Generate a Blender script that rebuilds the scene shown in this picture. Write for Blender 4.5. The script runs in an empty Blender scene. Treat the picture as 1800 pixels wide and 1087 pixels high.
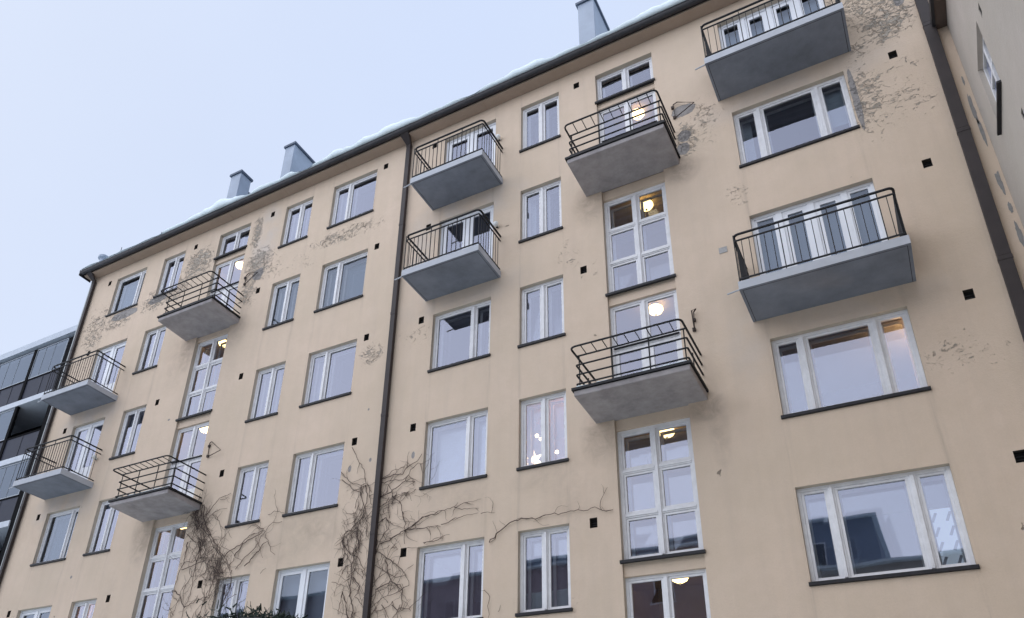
import bpy, bmesh, math, random
from mathutils import Vector, Matrix, noise
random.seed(7)
S = bpy.context.scene
COL = S.collection
R = math.radians

# ------------------------------------------------------------------ camera
cam_data = bpy.data.cameras.new("camera")
cam = bpy.data.objects.new("camera", cam_data)
COL.objects.link(cam)
rt = Vector((0.859346395, 0.508893871, 0.05050546))
fw = Vector((-0.468388205, 0.743589736, 0.477165374))
up = Vector((0.205271193, -0.433706505, 0.877361046))
cam.matrix_world = Matrix(((rt.x, up.x, -fw.x, 0.0), (rt.y, up.y, -fw.y, -13.6978),
                           (rt.z, up.z, -fw.z, 1.6), (0, 0, 0, 1)))
cam_data.sensor_width = 36
cam_data.lens = 28.849
cam_data.shift_x = 0.067348
cam_data.shift_y = 0.110042
cam_data.clip_start = 0.05
cam_data.clip_end = 2000
S.camera = cam

# ------------------------------------------------------------------ sky
W = bpy.data.worlds.new("World")
S.world = W
W.use_nodes = True
nt = W.node_tree
for n in list(nt.nodes): nt.nodes.remove(n)
out = nt.nodes.new('ShaderNodeOutputWorld')
bg = nt.nodes.new('ShaderNodeBackground')
sky = nt.nodes.new('ShaderNodeTexSky')
sky.sky_type = 'NISHITA'; sky.sun_disc = False
SUN_EL, SUN_AZ = R(72), R(225)
sky.sun_elevation = SUN_EL; sky.sun_rotation = SUN_AZ
sky.air_density = 1.0; sky.dust_density = 3.0; sky.ozone_density = 1.0
skym = nt.nodes.new('ShaderNodeVectorMath'); skym.operation = 'SCALE'; skym.inputs['Scale'].default_value = 0.07
nt.links.new(sky.outputs[0], skym.inputs[0])
tc = nt.nodes.new('ShaderNodeTexCoord')
# overcast layer: a broad bright side of the cloud deck over the street (towards -y), paler low down
dotn = nt.nodes.new('ShaderNodeVectorMath'); dotn.operation = 'DOT_PRODUCT'
dotn.inputs[1].default_value = (-0.52, -0.84, 0.12)
nt.links.new(tc.outputs['Generated'], dotn.inputs[0])
rmp = nt.nodes.new('ShaderNodeValToRGB')
mr = nt.nodes.new('ShaderNodeMapRange'); mr.inputs[1].default_value = -1; mr.inputs[2].default_value = 1
nt.links.new(dotn.outputs['Value'], mr.inputs[0]); nt.links.new(mr.outputs[0], rmp.inputs[0])
e = rmp.color_ramp.elements
e[0].position = 0.0; e[0].color = (0.72, 0.82, 1.0, 1)
e[1].position = 1.0; e[1].color = (0.86, 0.90, 1.0, 1)
m1 = rmp.color_ramp.elements.new(0.42); m1.color = (0.71, 0.82, 1.06, 1)
m2 = rmp.color_ramp.elements.new(0.62); m2.color = (0.76, 0.85, 1.04, 1)
gain = nt.nodes.new('ShaderNodeMapRange'); gain.inputs[1].default_value = 0.35; gain.inputs[2].default_value = 1.0
gain.inputs[3].default_value = 1.0; gain.inputs[4].default_value = 2.9
nt.links.new(dotn.outputs['Value'], gain.inputs[0])
cn = nt.nodes.new('ShaderNodeTexNoise'); cn.inputs['Scale'].default_value = 1.6; cn.inputs['Detail'].default_value = 4
nt.links.new(tc.outputs['Generated'], cn.inputs['Vector'])
cr = nt.nodes.new('ShaderNodeMapRange'); cr.inputs[1].default_value = 0.3; cr.inputs[2].default_value = 0.7
cr.inputs[3].default_value = 0.965; cr.inputs[4].default_value = 1.025
nt.links.new(cn.outputs['Fac'], cr.inputs[0])
gm = nt.nodes.new('ShaderNodeMath'); gm.operation = 'MULTIPLY'
nt.links.new(gain.outputs[0], gm.inputs[0]); nt.links.new(cr.outputs[0], gm.inputs[1])
sc_ = nt.nodes.new('ShaderNodeVectorMath'); sc_.operation = 'SCALE'
nt.links.new(rmp.outputs[0], sc_.inputs[0]); nt.links.new(gm.outputs[0], sc_.inputs['Scale'])
mx = nt.nodes.new('ShaderNodeMix'); mx.data_type = 'RGBA'; mx.inputs[0].default_value = 0.93
nt.links.new(skym.outputs[0], mx.inputs[6]); nt.links.new(sc_.outputs[0], mx.inputs[7])
nt.links.new(mx.outputs[2], bg.inputs['Color'])
bg.inputs['Strength'].default_value = 1.0
nt.links.new(bg.outputs[0], out.inputs[0])

# ------------------------------------------------------------------ sun behind cloud
sd = bpy.data.lights.new("sun", 'SUN'); sd.energy = 0.62; sd.angle = R(40); sd.color = (1.0, 0.95, 0.9)
so = bpy.data.objects.new("sun", sd); COL.objects.link(so)
sdir = Vector((math.sin(SUN_AZ) * math.cos(SUN_EL), math.cos(SUN_AZ) * math.cos(SUN_EL), math.sin(SUN_EL)))
so.rotation_euler = sdir.to_track_quat('Z', 'Y').to_euler(); so.location = (0, -30, 40)

S.view_settings.view_transform = 'Standard'
S.view_settings.look = 'None'
S.view_settings.exposure = 0.0
S.view_settings.gamma = 1.0
try:
    S.cycles.max_bounces = 10; S.cycles.transparent_max_bounces = 16; S.cycles.caustics_reflective = False
    S.cycles.sample_clamp_indirect = 6
except Exception: pass

# ------------------------------------------------------------------ materials
def mat(name, col, rough=0.7, metal=0.0, nscale=None, namt=0.0, bump=0.0, bscale=60, spec=0.4):
    """plain surface with worn colour variation and a fine relief"""
    m = bpy.data.materials.new(name); m.use_nodes = True
    t = m.node_tree; b = t.nodes['Principled BSDF']
    b.inputs['Roughness'].default_value = rough; b.inputs['Metallic'].default_value = metal
    b.inputs['Specular IOR Level'].default_value = spec
    b.inputs['Base Color'].default_value = (*col, 1)
    g = t.nodes.new('ShaderNodeNewGeometry')
    if nscale:
        n = t.nodes.new('ShaderNodeTexNoise'); n.inputs['Scale'].default_value = nscale
        n.inputs['Detail'].default_value = 6; n.inputs['Roughness'].default_value = 0.65
        t.links.new(g.outputs['Position'], n.inputs['Vector'])
        r = t.nodes.new('ShaderNodeMapRange'); r.inputs[1].default_value = 0.3; r.inputs[2].default_value = 0.7
        r.inputs[3].default_value = 1 - namt; r.inputs[4].default_value = 1 + namt
        t.links.new(n.outputs['Fac'], r.inputs[0])
        s = t.nodes.new('ShaderNodeVectorMath'); s.operation = 'SCALE'; s.inputs[0].default_value = col
        t.links.new(r.outputs[0], s.inputs['Scale']); t.links.new(s.outputs[0], b.inputs['Base Color'])
    if bump:
        n2 = t.nodes.new('ShaderNodeTexNoise'); n2.inputs['Scale'].default_value = bscale; n2.inputs['Detail'].default_value = 5
        t.links.new(g.outputs['Position'], n2.inputs['Vector'])
        bp = t.nodes.new('ShaderNodeBump'); bp.inputs['Strength'].default_value = bump; bp.inputs['Distance'].default_value = 0.01
        t.links.new(n2.outputs['Fac'], bp.inputs['Height']); t.links.new(bp.outputs[0], b.inputs['Normal'])
    return m

def emit(name, col, strength):
    m = bpy.data.materials.new(name); m.use_nodes = True
    b = m.node_tree.nodes['Principled BSDF']
    b.inputs['Base Color'].default_value = (*[min(1, c) for c in col], 1)
    b.inputs['Emission Color'].default_value = (*col, 1); b.inputs['Emission Strength'].default_value = strength
    return m

def glass(name, base, tint=(0.86, 0.86, 0.98), wav=0.0022, trans=(0.80, 0.84, 0.86)):
    m = bpy.data.materials.new(name); m.use_nodes = True
    t = m.node_tree
    for n in list(t.nodes): t.nodes.remove(n)
    o = t.nodes.new('ShaderNodeOutputMaterial'); mix = t.nodes.new('ShaderNodeMixShader')
    tr = t.nodes.new('ShaderNodeBsdfTransparent'); tr.inputs[0].default_value = (*trans, 1)
    gl = t.nodes.new('ShaderNodeBsdfGlossy'); gl.inputs['Roughness'].default_value = 0.015
    gl.inputs['Color'].default_value = (*tint, 1)
    fr = t.nodes.new('ShaderNodeFresnel'); fr.inputs['IOR'].default_value = 1.5
    ad = t.nodes.new('ShaderNodeMath'); ad.operation = 'MULTIPLY_ADD'; ad.inputs[1].default_value = 1.5; ad.inputs[2].default_value = base
    ad.use_clamp = True
    t.links.new(fr.outputs[0], ad.inputs[0]); t.links.new(ad.outputs[0], mix.inputs[0])
    g = t.nodes.new('ShaderNodeNewGeometry'); n = t.nodes.new('ShaderNodeTexNoise')
    n.inputs['Scale'].default_value = 0.9; n.inputs['Detail'].default_value = 1.0
    t.links.new(g.outputs['Position'], n.inputs['Vector'])
    b = t.nodes.new('ShaderNodeBump'); b.inputs['Strength'].default_value = 0.6; b.inputs['Distance'].default_value = wav
    t.links.new(n.outputs['Fac'], b.inputs['Height']); t.links.new(b.outputs[0], gl.inputs['Normal'])
    t.links.new(tr.outputs[0], mix.inputs[1]); t.links.new(gl.outputs[0], mix.inputs[2]); t.links.new(mix.outputs[0], o.inputs[0])
    return m

# peeling / stained areas of the facade: (x, z, rx, rz, strength)
PEEL = [(1.35, 18.4, .95, 1.3, .78), (1.6, 17.45, .62, .75, .95), (1.0, 16.9, .35, .4, .7), (0.95, 15.5, .42, 1.3, .72), (1.5, 15.2, .75, .7, .52), (1.7, 16.1, .5, .35, .4),
        (-15.95, 18.9, .26, .95, .9), (-15.6, 17.5, .7, .8, .95), (-15.85, 16.6, .5, .9, .8), (-14.9, 17.1, .7, .6, .5),
        (-18.45, 18.6, .9, .8, .95), (-19.2, 17.9, .9, .7, .75), (-20.0, 17.75, 1.1, .55, .9), (-22.0, 17.4, 1.0, .45, .8),
        (-23.1, 17.4, .8, 1.2, .75), (-23.3, 16.2, .6, .9, .5), (-12.3, 17.35, 1.6, .35, .75), (-13.9, 16.9, .9, .5, .4),
        (-10.85, 12.85, .45, .4, .7), (-9.6, 13.05, .5, .4, .5), (-5.5, 14.0, .35, .6, .45), (-5.0, 13.4, .5, .6, .35),
        (-2.2, 16.6, .45, .9, .6), (-2.6, 16.2, .3, .6, .9), (-1.75, 14.15, .3, .35, .6), (1.2, 9.4, .75, .5, .5),
        (-9.4, 16.0, .6, .8, .35), (-11.0, 9.2, .4, .4, .4), (-6.0, 6.0, 1.0, .5, .3)]
BARE = [(-11.14, 9.72, .05, .10, 1), (-10.56, 9.83, .035, .06, 1), (-9.37, 9.71, .05, .10, 1), (-20.64, 8.23, .05, .05, 1), (-10.77, 11.23, .03, .035, 1), (-18.06, 12.66, .05, .035, 1),
        (-2.62, 17.12, .30, .20, 1), (-2.66, 16.32, .16, .2, 1), (-2.72, 15.95, .16, .2, 1), (0.74, 15.6, .07, .95, 1),
        (-21.7, 17.62, .75, .2, 1), (-20.1, 17.72, .5, .17, 1), (1.95, 17.9, .12, .2, .8), (-15.55, 17.1, .25, .25, .9)]
SMOOTH = [(-15.5, 18.5, .5, 1.3, 1), (-8.3, 16.6, 1.6, .6, 1), (-9.6, 15.6, .35, .8, .9), (-21.9, 13.6, 1.4, .7, 1), (-21.9, 10.6, 1.4, .7, 1),
          (-8.3, 13.8, 1.7, .5, .6), (-0.4, 16.6, 1.9, .5, .6), (-0.4, 10.6, 1.9, .5, .5), (-2.0, 10.4, .4, .9, .5)]
STREAK = []
STAIN = [(-4.95, 15.3, .4, .6, .8), (-2.8, 15.35, .35, .4, .9), (-4.95, 9.2, .4, .6, .8), (-2.85, 9.35, .32, .35, 1), (-2.7, 8.9, .18, .8, .5), (-18.0, 15.1, .4, .8, .9),
         (-15.95, 15.2, .4, .6, .7), (-18.0, 9.1, .4, .8, .9), (-15.9, 9.3, .4, .6, 1), (-6.1, 8.5, .8, .35, .35), (-12.1, 8.3, 1.0, .6, .55),
         (-8.2, 8.5, .9, .4, .35), (-18.3, 15.0, .5, 1.3, .4), (-13.2, 8.0, 1.4, .5, .4), (-5.6, 8.0, .5, 1.0, .25), (-18.8, 6.8, .3, 1.2, .3)]

for _c in ((-22.69, -21.15), (-20.30, -19.26), (-14.85, -13.78), (-12.98, -11.39), (-9.09, -7.49), (-6.74, -5.66), (-1.6, .65)):
    for _x in _c:
        STREAK.append(_x)

def plaster(name, paint, grime=True, zones=True):
    m = bpy.data.materials.new(name); m.use_nodes = True
    t = m.node_tree; L = t.links; b = t.nodes['Principled BSDF']
    b.inputs['Roughness'].default_value = 0.92; b.inputs['Specular IOR Level'].default_value = 0.15
    g = t.nodes.new('ShaderNodeNewGeometry'); P = g.outputs['Position']
    def M(op, a, c=None, d=None, clamp=False):
        n = t.nodes.new('ShaderNodeMath'); n.operation = op; n.use_clamp = clamp
        for i, v in enumerate((a, c, d)):
            if v is None: continue
            if isinstance(v, (int, float)): n.inputs[i].default_value = v
            else: L.new(v, n.inputs[i])
        return n.outputs[0]
    def MR(v, a, c, lo, hi):
        n = t.nodes.new('ShaderNodeMapRange'); L.new(v, n.inputs[0])
        for i, x in enumerate((a, c, lo, hi)): n.inputs[i + 1].default_value = x
        return n.outputs[0]
    def N(scale, det=5, ro=0.6, dist=0.0, sx=None):
        n = t.nodes.new('ShaderNodeTexNoise'); n.inputs['Scale'].default_value = scale; n.inputs['Detail'].default_value = det
        n.inputs['Roughness'].default_value = ro; n.inputs['Distortion'].default_value = dist
        if sx:
            mp = t.nodes.new('ShaderNodeMapping'); mp.inputs['Scale'].default_value = sx; L.new(P, mp.inputs[0]); L.new(mp.outputs[0], n.inputs['Vector'])
        else: L.new(P, n.inputs['Vector'])
        return n.outputs['Fac']
    def MIX(f, a, c, mode='MIX'):
        n = t.nodes.new('ShaderNodeMix'); n.data_type = 'RGBA'; n.blend_type = mode; n.clamp_factor = True
        if isinstance(f, (int, float)): n.inputs[0].default_value = f
        else: L.new(f, n.inputs[0])
        for i, v in ((6, a), (7, c)):
            if isinstance(v, tuple): n.inputs[i].default_value = (*v, 1)
            else: L.new(v, n.inputs[i])
        return n.outputs[2]
    sep = t.nodes.new('ShaderNodeSeparateXYZ'); L.new(P, sep.inputs[0]); X, Z = sep.outputs[0], sep.outputs[2]
    def zone(lst):
        tot = None
        for (cx_, cz_, rx, rz, s) in lst:
            dx = M('MULTIPLY', M('SUBTRACT', X, cx_), 1 / rx); dz = M('MULTIPLY', M('SUBTRACT', Z, cz_), 1 / rz)
            d = M('ADD', M('MULTIPLY', dx, dx), M('MULTIPLY', dz, dz))
            w = MR(d, 1.5, 0.1, 0, s)
            tot = w if tot is None else M('MAXIMUM', tot, w)
        return tot
    big = N(0.35, 4, 0.6); mid = N(2.2, 6, 0.7); fine = N(38, 4, 0.7); strk = N(1.0, 5, 0.65, 0, (3.2, 1, 0.25))
    col = MIX(MR(big, .35, .65, 0, 1), tuple(c * 0.95 for c in paint), tuple(c * k for c, k in zip(paint, (1.05, 1.03, 1.05))))
    col = MIX(MR(mid, .35, .7, 0, .42), col, tuple(c * k for c, k in zip(paint, (.86, .84, .80))))
    col = MIX(MR(strk, .45, .75, 0, .34), col, tuple(c * k for c, k in zip(paint, (.80, .80, .82))))
    col = MIX(MR(fine, .3, .7, 0, .22), col, tuple(c * .72 for c in paint))
    h = M('MULTIPLY', fine, 0.22)
    h = M('ADD', h, M('MULTIPLY', N(9, 5, .6), 0.4))
    if zones:
        sm = M('MULTIPLY', zone(SMOOTH), MR(N(1.3, 3, .6, .3), .35, .6, 0.1, 1), None, True)
        col = MIX(M('MULTIPLY', sm, .6), col, (0.56, 0.51, 0.47))
        st = M('MULTIPLY', zone(STAIN), MR(N(3.0, 6, .7, .6), .32, .66, 0.0, 1), None, True)
        col = MIX(M('MULTIPLY', st, .62), col, (0.26, 0.205, 0.165))
        stt = None
        for sx_ in STREAK:
            q_ = MR(M('ABSOLUTE', M('SUBTRACT', X, sx_)), .10, .0, 0, 1); stt = q_ if stt is None else M('MAXIMUM', stt, q_)
        stt = M('MULTIPLY', stt, MR(N(1.0, 4, .7, 0, (9, 1, .45)), .45, .72, 0, 1), None, True)
        col = MIX(M('MULTIPLY', stt, .30), col, (0.22, 0.18, 0.145))
        zn = zone(PEEL)
        # flakes: cracked cells with fallen pieces
        n1 = N(6.2, 9, .76, 1.3, (1, 1, 1.5)); n2 = N(2.1, 4, .6, .5)
        thr = M('ADD', M('MULTIPLY', zn, 0.34), M('MULTIPLY', n2, 0.22))
        fall = MR(M('ADD', n1, M('MULTIPLY', thr, 0.60)), 0.775, 0.79, 0, 1)
        halo = MR(M('ADD', n1, M('MULTIPLY', thr, 0.60)), 0.735, 0.775, 0, 1)
        vor = t.nodes.new('ShaderNodeTexVoronoi'); vor.feature = 'DISTANCE_TO_EDGE'; vor.inputs['Scale'].default_value = 4.6
        wv = t.nodes.new('ShaderNodeTexNoise'); wv.inputs['Scale'].default_value = 5; wv.inputs['Detail'].default_value = 5; L.new(P, wv.inputs['Vector'])
        va = t.nodes.new('ShaderNodeVectorMath'); va.operation = 'MULTIPLY_ADD'; L.new(wv.outputs['Color'], va.inputs[0]); va.inputs[1].default_value = (.35, .35, .35); L.new(P, va.inputs[2])
        L.new(va.outputs[0], vor.inputs['Vector'])
        crack = M('MULTIPLY', MR(vor.outputs['Distance'], 0.05, 0.02, 0, 1), MR(M('ADD', zn, M('MULTIPLY', N(3.5, 4), 1.6)), 1.42, 1.55, 0, 1), None, True)
        bz = MR(M('ADD', zone(BARE), M('MULTIPLY', N(6, 5, .7, .6), .9)), 0.93, 0.96, 0, 1)
        zg = MR(zn, 0.12, 0.35, 0, 1)
        fall = M('MULTIPLY', fall, zg); halo = M('MULTIPLY', halo, zg)
        lower = N(16, 5, .7)
        bare = MIX(MR(lower, .35, .65, 0, 1), (0.36, 0.32, 0.27), (0.56, 0.49, 0.41))
        col = MIX(M('MULTIPLY', halo, .6), col, (0.72, 0.66, 0.58))
        col = MIX(M('MULTIPLY', crack, .6), col, (0.22, 0.17, 0.13))
        col = MIX(fall, col, bare)
        edge = M('SUBTRACT', MR(M('ADD', n1, M('MULTIPLY', thr, 0.60)), 0.765, 0.775, 0, 1), MR(M('ADD', n1, M('MULTIPLY', thr, 0.60)), 0.785, 0.80, 0, 1), None, True)
        col = MIX(M('MULTIPLY', M('MULTIPLY', edge, zg), .5), col, (0.25, 0.20, 0.16))
        col = MIX(bz, col, MIX(MR(lower, .35, .65, 0, 1), (0.27, 0.25, 0.24), (0.36, 0.33, 0.31)))
        h = M('SUBTRACT', h, M('MULTIPLY', M('ADD', M('ADD', fall, crack), bz), 1.6))
        h = M('ADD', h, M('MULTIPLY', halo, .7))
        # scattered pock marks
        pv = t.nodes.new('ShaderNodeTexVoronoi'); pv.inputs['Scale'].default_value = 1.15; L.new(va.outputs[0], pv.inputs['Vector'])
        pk = M('MULTIPLY', MR(pv.outputs['Distance'], 0.05, 0.035, 0, 1), MR(N(0.9, 2), .55, .6, 0, 1))
        col = MIX(M('MULTIPLY', pk, .75), col, (0.15, 0.125, 0.10)); h = M('SUBTRACT', h, pk)
    L.new(col, b.inputs['Base Color'])
    bp = t.nodes.new('ShaderNodeBump'); bp.inputs['Strength'].default_value = 0.8; bp.inputs['Distance'].default_value = 0.022
    L.new(h, bp.inputs['Height']); L.new(bp.outputs[0], b.inputs['Normal'])
    return m

PAINT = (0.688, 0.556, 0.428)
M_wall = plaster("cream_plaster", PAINT)
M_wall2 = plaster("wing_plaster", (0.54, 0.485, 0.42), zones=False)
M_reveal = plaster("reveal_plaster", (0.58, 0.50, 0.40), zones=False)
M_frame = mat("painted_window_wood", (0.76, 0.75, 0.76), 0.5, nscale=7, namt=0.08, bump=0.3, bscale=40)
M_pvc = mat("white_door_frame", (0.78, 0.79, 0.82), 0.4, nscale=3, namt=0.04)
M_sill = mat("dark_sill_metal", (0.016, 0.015, 0.018), 0.6, 0.0, nscale=8, namt=0.3)
M_glass = glass("window_glass", 0.135, (.80, .83, 1.0), wav=.003)
M_glass_dim = glass("coated_glass", 0.04, (.72, .80, .95))
M_glass_in = glass("inner_glass", 0.05, (.84, .87, 1.0), wav=0.002)
M_room = mat("room_paint", (0.30, 0.28, 0.27), 0.9, nscale=1, namt=0.1)
M_stairroom = mat("stairwell_paint", (0.48, 0.36, 0.20), 0.8, nscale=1, namt=0.1)
M_curt = mat("white_curtain", (0.75, 0.76, 0.80), 0.9, nscale=4, namt=0.06)
M_blind = mat("pale_blind", (0.60, 0.66, 0.72), 0.85, nscale=2, namt=0.04)
M_gblind = mat("grey_blind", (0.30, 0.34, 0.42), 0.85, nscale=2, namt=0.05)
M_rail = mat("black_railing_paint", (0.008, 0.008, 0.010), 0.65, 0.0, nscale=14, namt=0.3)
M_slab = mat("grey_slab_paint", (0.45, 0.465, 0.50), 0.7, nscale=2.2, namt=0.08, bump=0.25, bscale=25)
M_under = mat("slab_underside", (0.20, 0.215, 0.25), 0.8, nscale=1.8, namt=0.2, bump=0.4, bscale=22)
M_conc = mat("weathered_concrete", (0.335, 0.305, 0.30), 0.9, nscale=3.2, namt=0.22, bump=0.7, bscale=18)
M_pipe = mat("brown_downpipe", (0.034, 0.025, 0.024), 0.6, 0.0, nscale=3, namt=0.2)
M_gutter = mat("dark_gutter", (0.032, 0.030, 0.033), 0.5, 0.1, nscale=5, namt=0.3)
M_dark = mat("vent_dark", (0.012, 0.011, 0.010), 0.9)
M_ventshade = mat("sooty_plaster", (0.05, 0.042, 0.035), 0.95)  # shade inside the vent holes, put into the reveal colour
M_zinc = mat("chimney_sheet_metal", (0.29, 0.335, 0.41), 0.5, 0.15, nscale=1.4, namt=0.12, bump=0.1, bscale=6)
M_cap = mat("chimney_cap_metal", (0.06, 0.08, 0.12), 0.5, 0.2, nscale=4, namt=0.2)
M_roof = mat("dark_roof_metal", (0.06, 0.06, 0.065), 0.5, 0.3, nscale=2, namt=0.2)
M_vine = mat("vine_bark", (0.085, 0.060, 0.05), 0.9, nscale=8, namt=0.3)
M_iron = mat("rusty_iron", (0.05, 0.035, 0.03), 0.8, nscale=20, namt=0.3)
M_lampwhite = mat("lamp_white", (0.75, 0.75, 0.72), 0.4)
M_fir = mat("fir_needles", (0.016, 0.03, 0.02), 0.7, nscale=12, namt=0.4)

def snow_mat():
    m = mat("snow", (0.74, 0.83, 0.86), 0.75, nscale=1.5, namt=0.05, bump=0.5, bscale=9)
    m.node_tree.nodes['Principled BSDF'].inputs['Subsurface Weight'].default_value = 0.0
    return m
M_snow = snow_mat()

# ------------------------------------------------------------------ mesh helpers
class MB:
    def __init__(s): s.v = []; s.f = []; s.m = []
    def quad(s, a, b, c, d, mi=0):
        i = len(s.v); s.v += [tuple(a), tuple(b), tuple(c), tuple(d)]; s.f.append((i, i + 1, i + 2, i + 3)); s.m.append(mi)
    def box(s, x0, x1, y0, y1, z0, z1, mi=0):
        if x0 > x1: x0, x1 = x1, x0
        if y0 > y1: y0, y1 = y1, y0
        if z0 > z1: z0, z1 = z1, z0
        i = len(s.v)
        s.v += [(x0, y0, z0), (x1, y0, z0), (x1, y1, z0), (x0, y1, z0), (x0, y0, z1), (x1, y0, z1), (x1, y1, z1), (x0, y1, z1)]
        for q in ((0, 3, 2, 1), (4, 5, 6, 7), (0, 1, 5, 4), (1, 2, 6, 5), (2, 3, 7, 6), (3, 0, 4, 7)):
            s.f.append(tuple(i + k for k in q)); s.m.append(mi)
    def prism(s, prof, x0, x1, mi=0):
        """profile (y,z) swept along x"""
        n = len(prof); i = len(s.v)
        s.v += [(x0, y, z) for y, z in prof] + [(x1, y, z) for y, z in prof]
        for k in range(n):
            j = (k + 1) % n; s.f.append((i + k, i + j, i + n + j, i + n + k)); s.m.append(mi)
        s.f.append(tuple(i + k for k in reversed(range(n)))); s.m.append(mi)
        s.f.append(tuple(i + n + k for k in range(n))); s.m.append(mi)
    def tube(s, pts, r, n=6, mi=0, r1=None):
        pts = [Vector(p) for p in pts]
        if len(pts) < 2: return
        i0 = len(s.v); N_ = len(pts)
        for k, p in enumerate(pts):
            if k == 0: d = pts[1] - p
            elif k == N_ - 1: d = p - pts[k - 1]
            else:
                d = (pts[k + 1] - p).normalized() + (p - pts[k - 1]).normalized()
            if d.length < 1e-9: d = Vector((0, 0, 1))
            d.normalize()
            a = d.cross(Vector((0, 0, 1)) if abs(d.z) < 0.9 else Vector((0, 1, 0))).normalized(); b = d.cross(a)
            rr = r if r1 is None else r + (r1 - r) * k / (N_ - 1)
            for j in range(n):
                t = 2 * math.pi * (j + .5) / n
                q = p + (a * math.cos(t) + b * math.sin(t)) * rr; s.v.append((q.x, q.y, q.z))
        for k in range(N_ - 1):
            for j in range(n):
                j2 = (j + 1) % n
                s.f.append((i0 + k * n + j, i0 + k * n + j2, i0 + (k + 1) * n + j2, i0 + (k + 1) * n + j)); s.m.append(mi)
        s.f.append(tuple(i0 + j for j in reversed(range(n)))); s.m.append(mi)
        s.f.append(tuple(i0 + (N_ - 1) * n + j for j in range(n))); s.m.append(mi)
    def lathe(s, prof, c, n=16, mi=0):
        i0 = len(s.v)
        for r, z in prof:
            for j in range(n):
                t = 2 * math.pi * j / n; s.v.append((c[0] + r * math.cos(t), c[1] + r * math.sin(t), c[2] + z))
        for k in range(len(prof) - 1):
            for j in range(n):
                j2 = (j + 1) % n
                s.f.append((i0 + k * n + j, i0 + k * n + j2, i0 + (k + 1) * n + j2, i0 + (k + 1) * n + j)); s.m.append(mi)
    def build(s, name, mats, parent=None, loc=(0, 0, 0), bevel=0.0, smooth=False):
        me = bpy.data.meshes.new(name); me.from_pydata(s.v, [], s.f)
        if not isinstance(mats, (list, tuple)): mats = [mats]
        for m in mats: me.materials.append(m)
        for p, mi in zip(me.polygons, s.m):
            p.material_index = mi; p.use_smooth = smooth
        me.update()
        o = bpy.data.objects.new(name, me); COL.objects.link(o); o.location = loc
        if parent: o.parent = parent
        if bevel:
            b = o.modifiers.new("edge", 'BEVEL'); b.width = bevel; b.segments = 2; b.limit_method = 'ANGLE'
        return o

def thing(name, label, cat, loc=(0, 0, 0), group=None):
    o = bpy.data.objects.new(name, None); COL.objects.link(o); o.location = loc; o.empty_display_size = 0.3
    return tag(o, label, cat, group)
def tag(o, label=None, cat=None, group=None, kind=None):
    if label: o['label'] = label
    if cat: o['category'] = cat
    if group: o['group'] = group
    if kind: o['kind'] = kind
    return o
def dup(o, loc=None, parent=None):
    c = o.copy(); COL.objects.link(c)
    if loc is not None: c.location = loc
    if parent is not None: c.parent = parent
    for ch in list(o.children):
        dup(ch, None, c)
    return c

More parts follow.
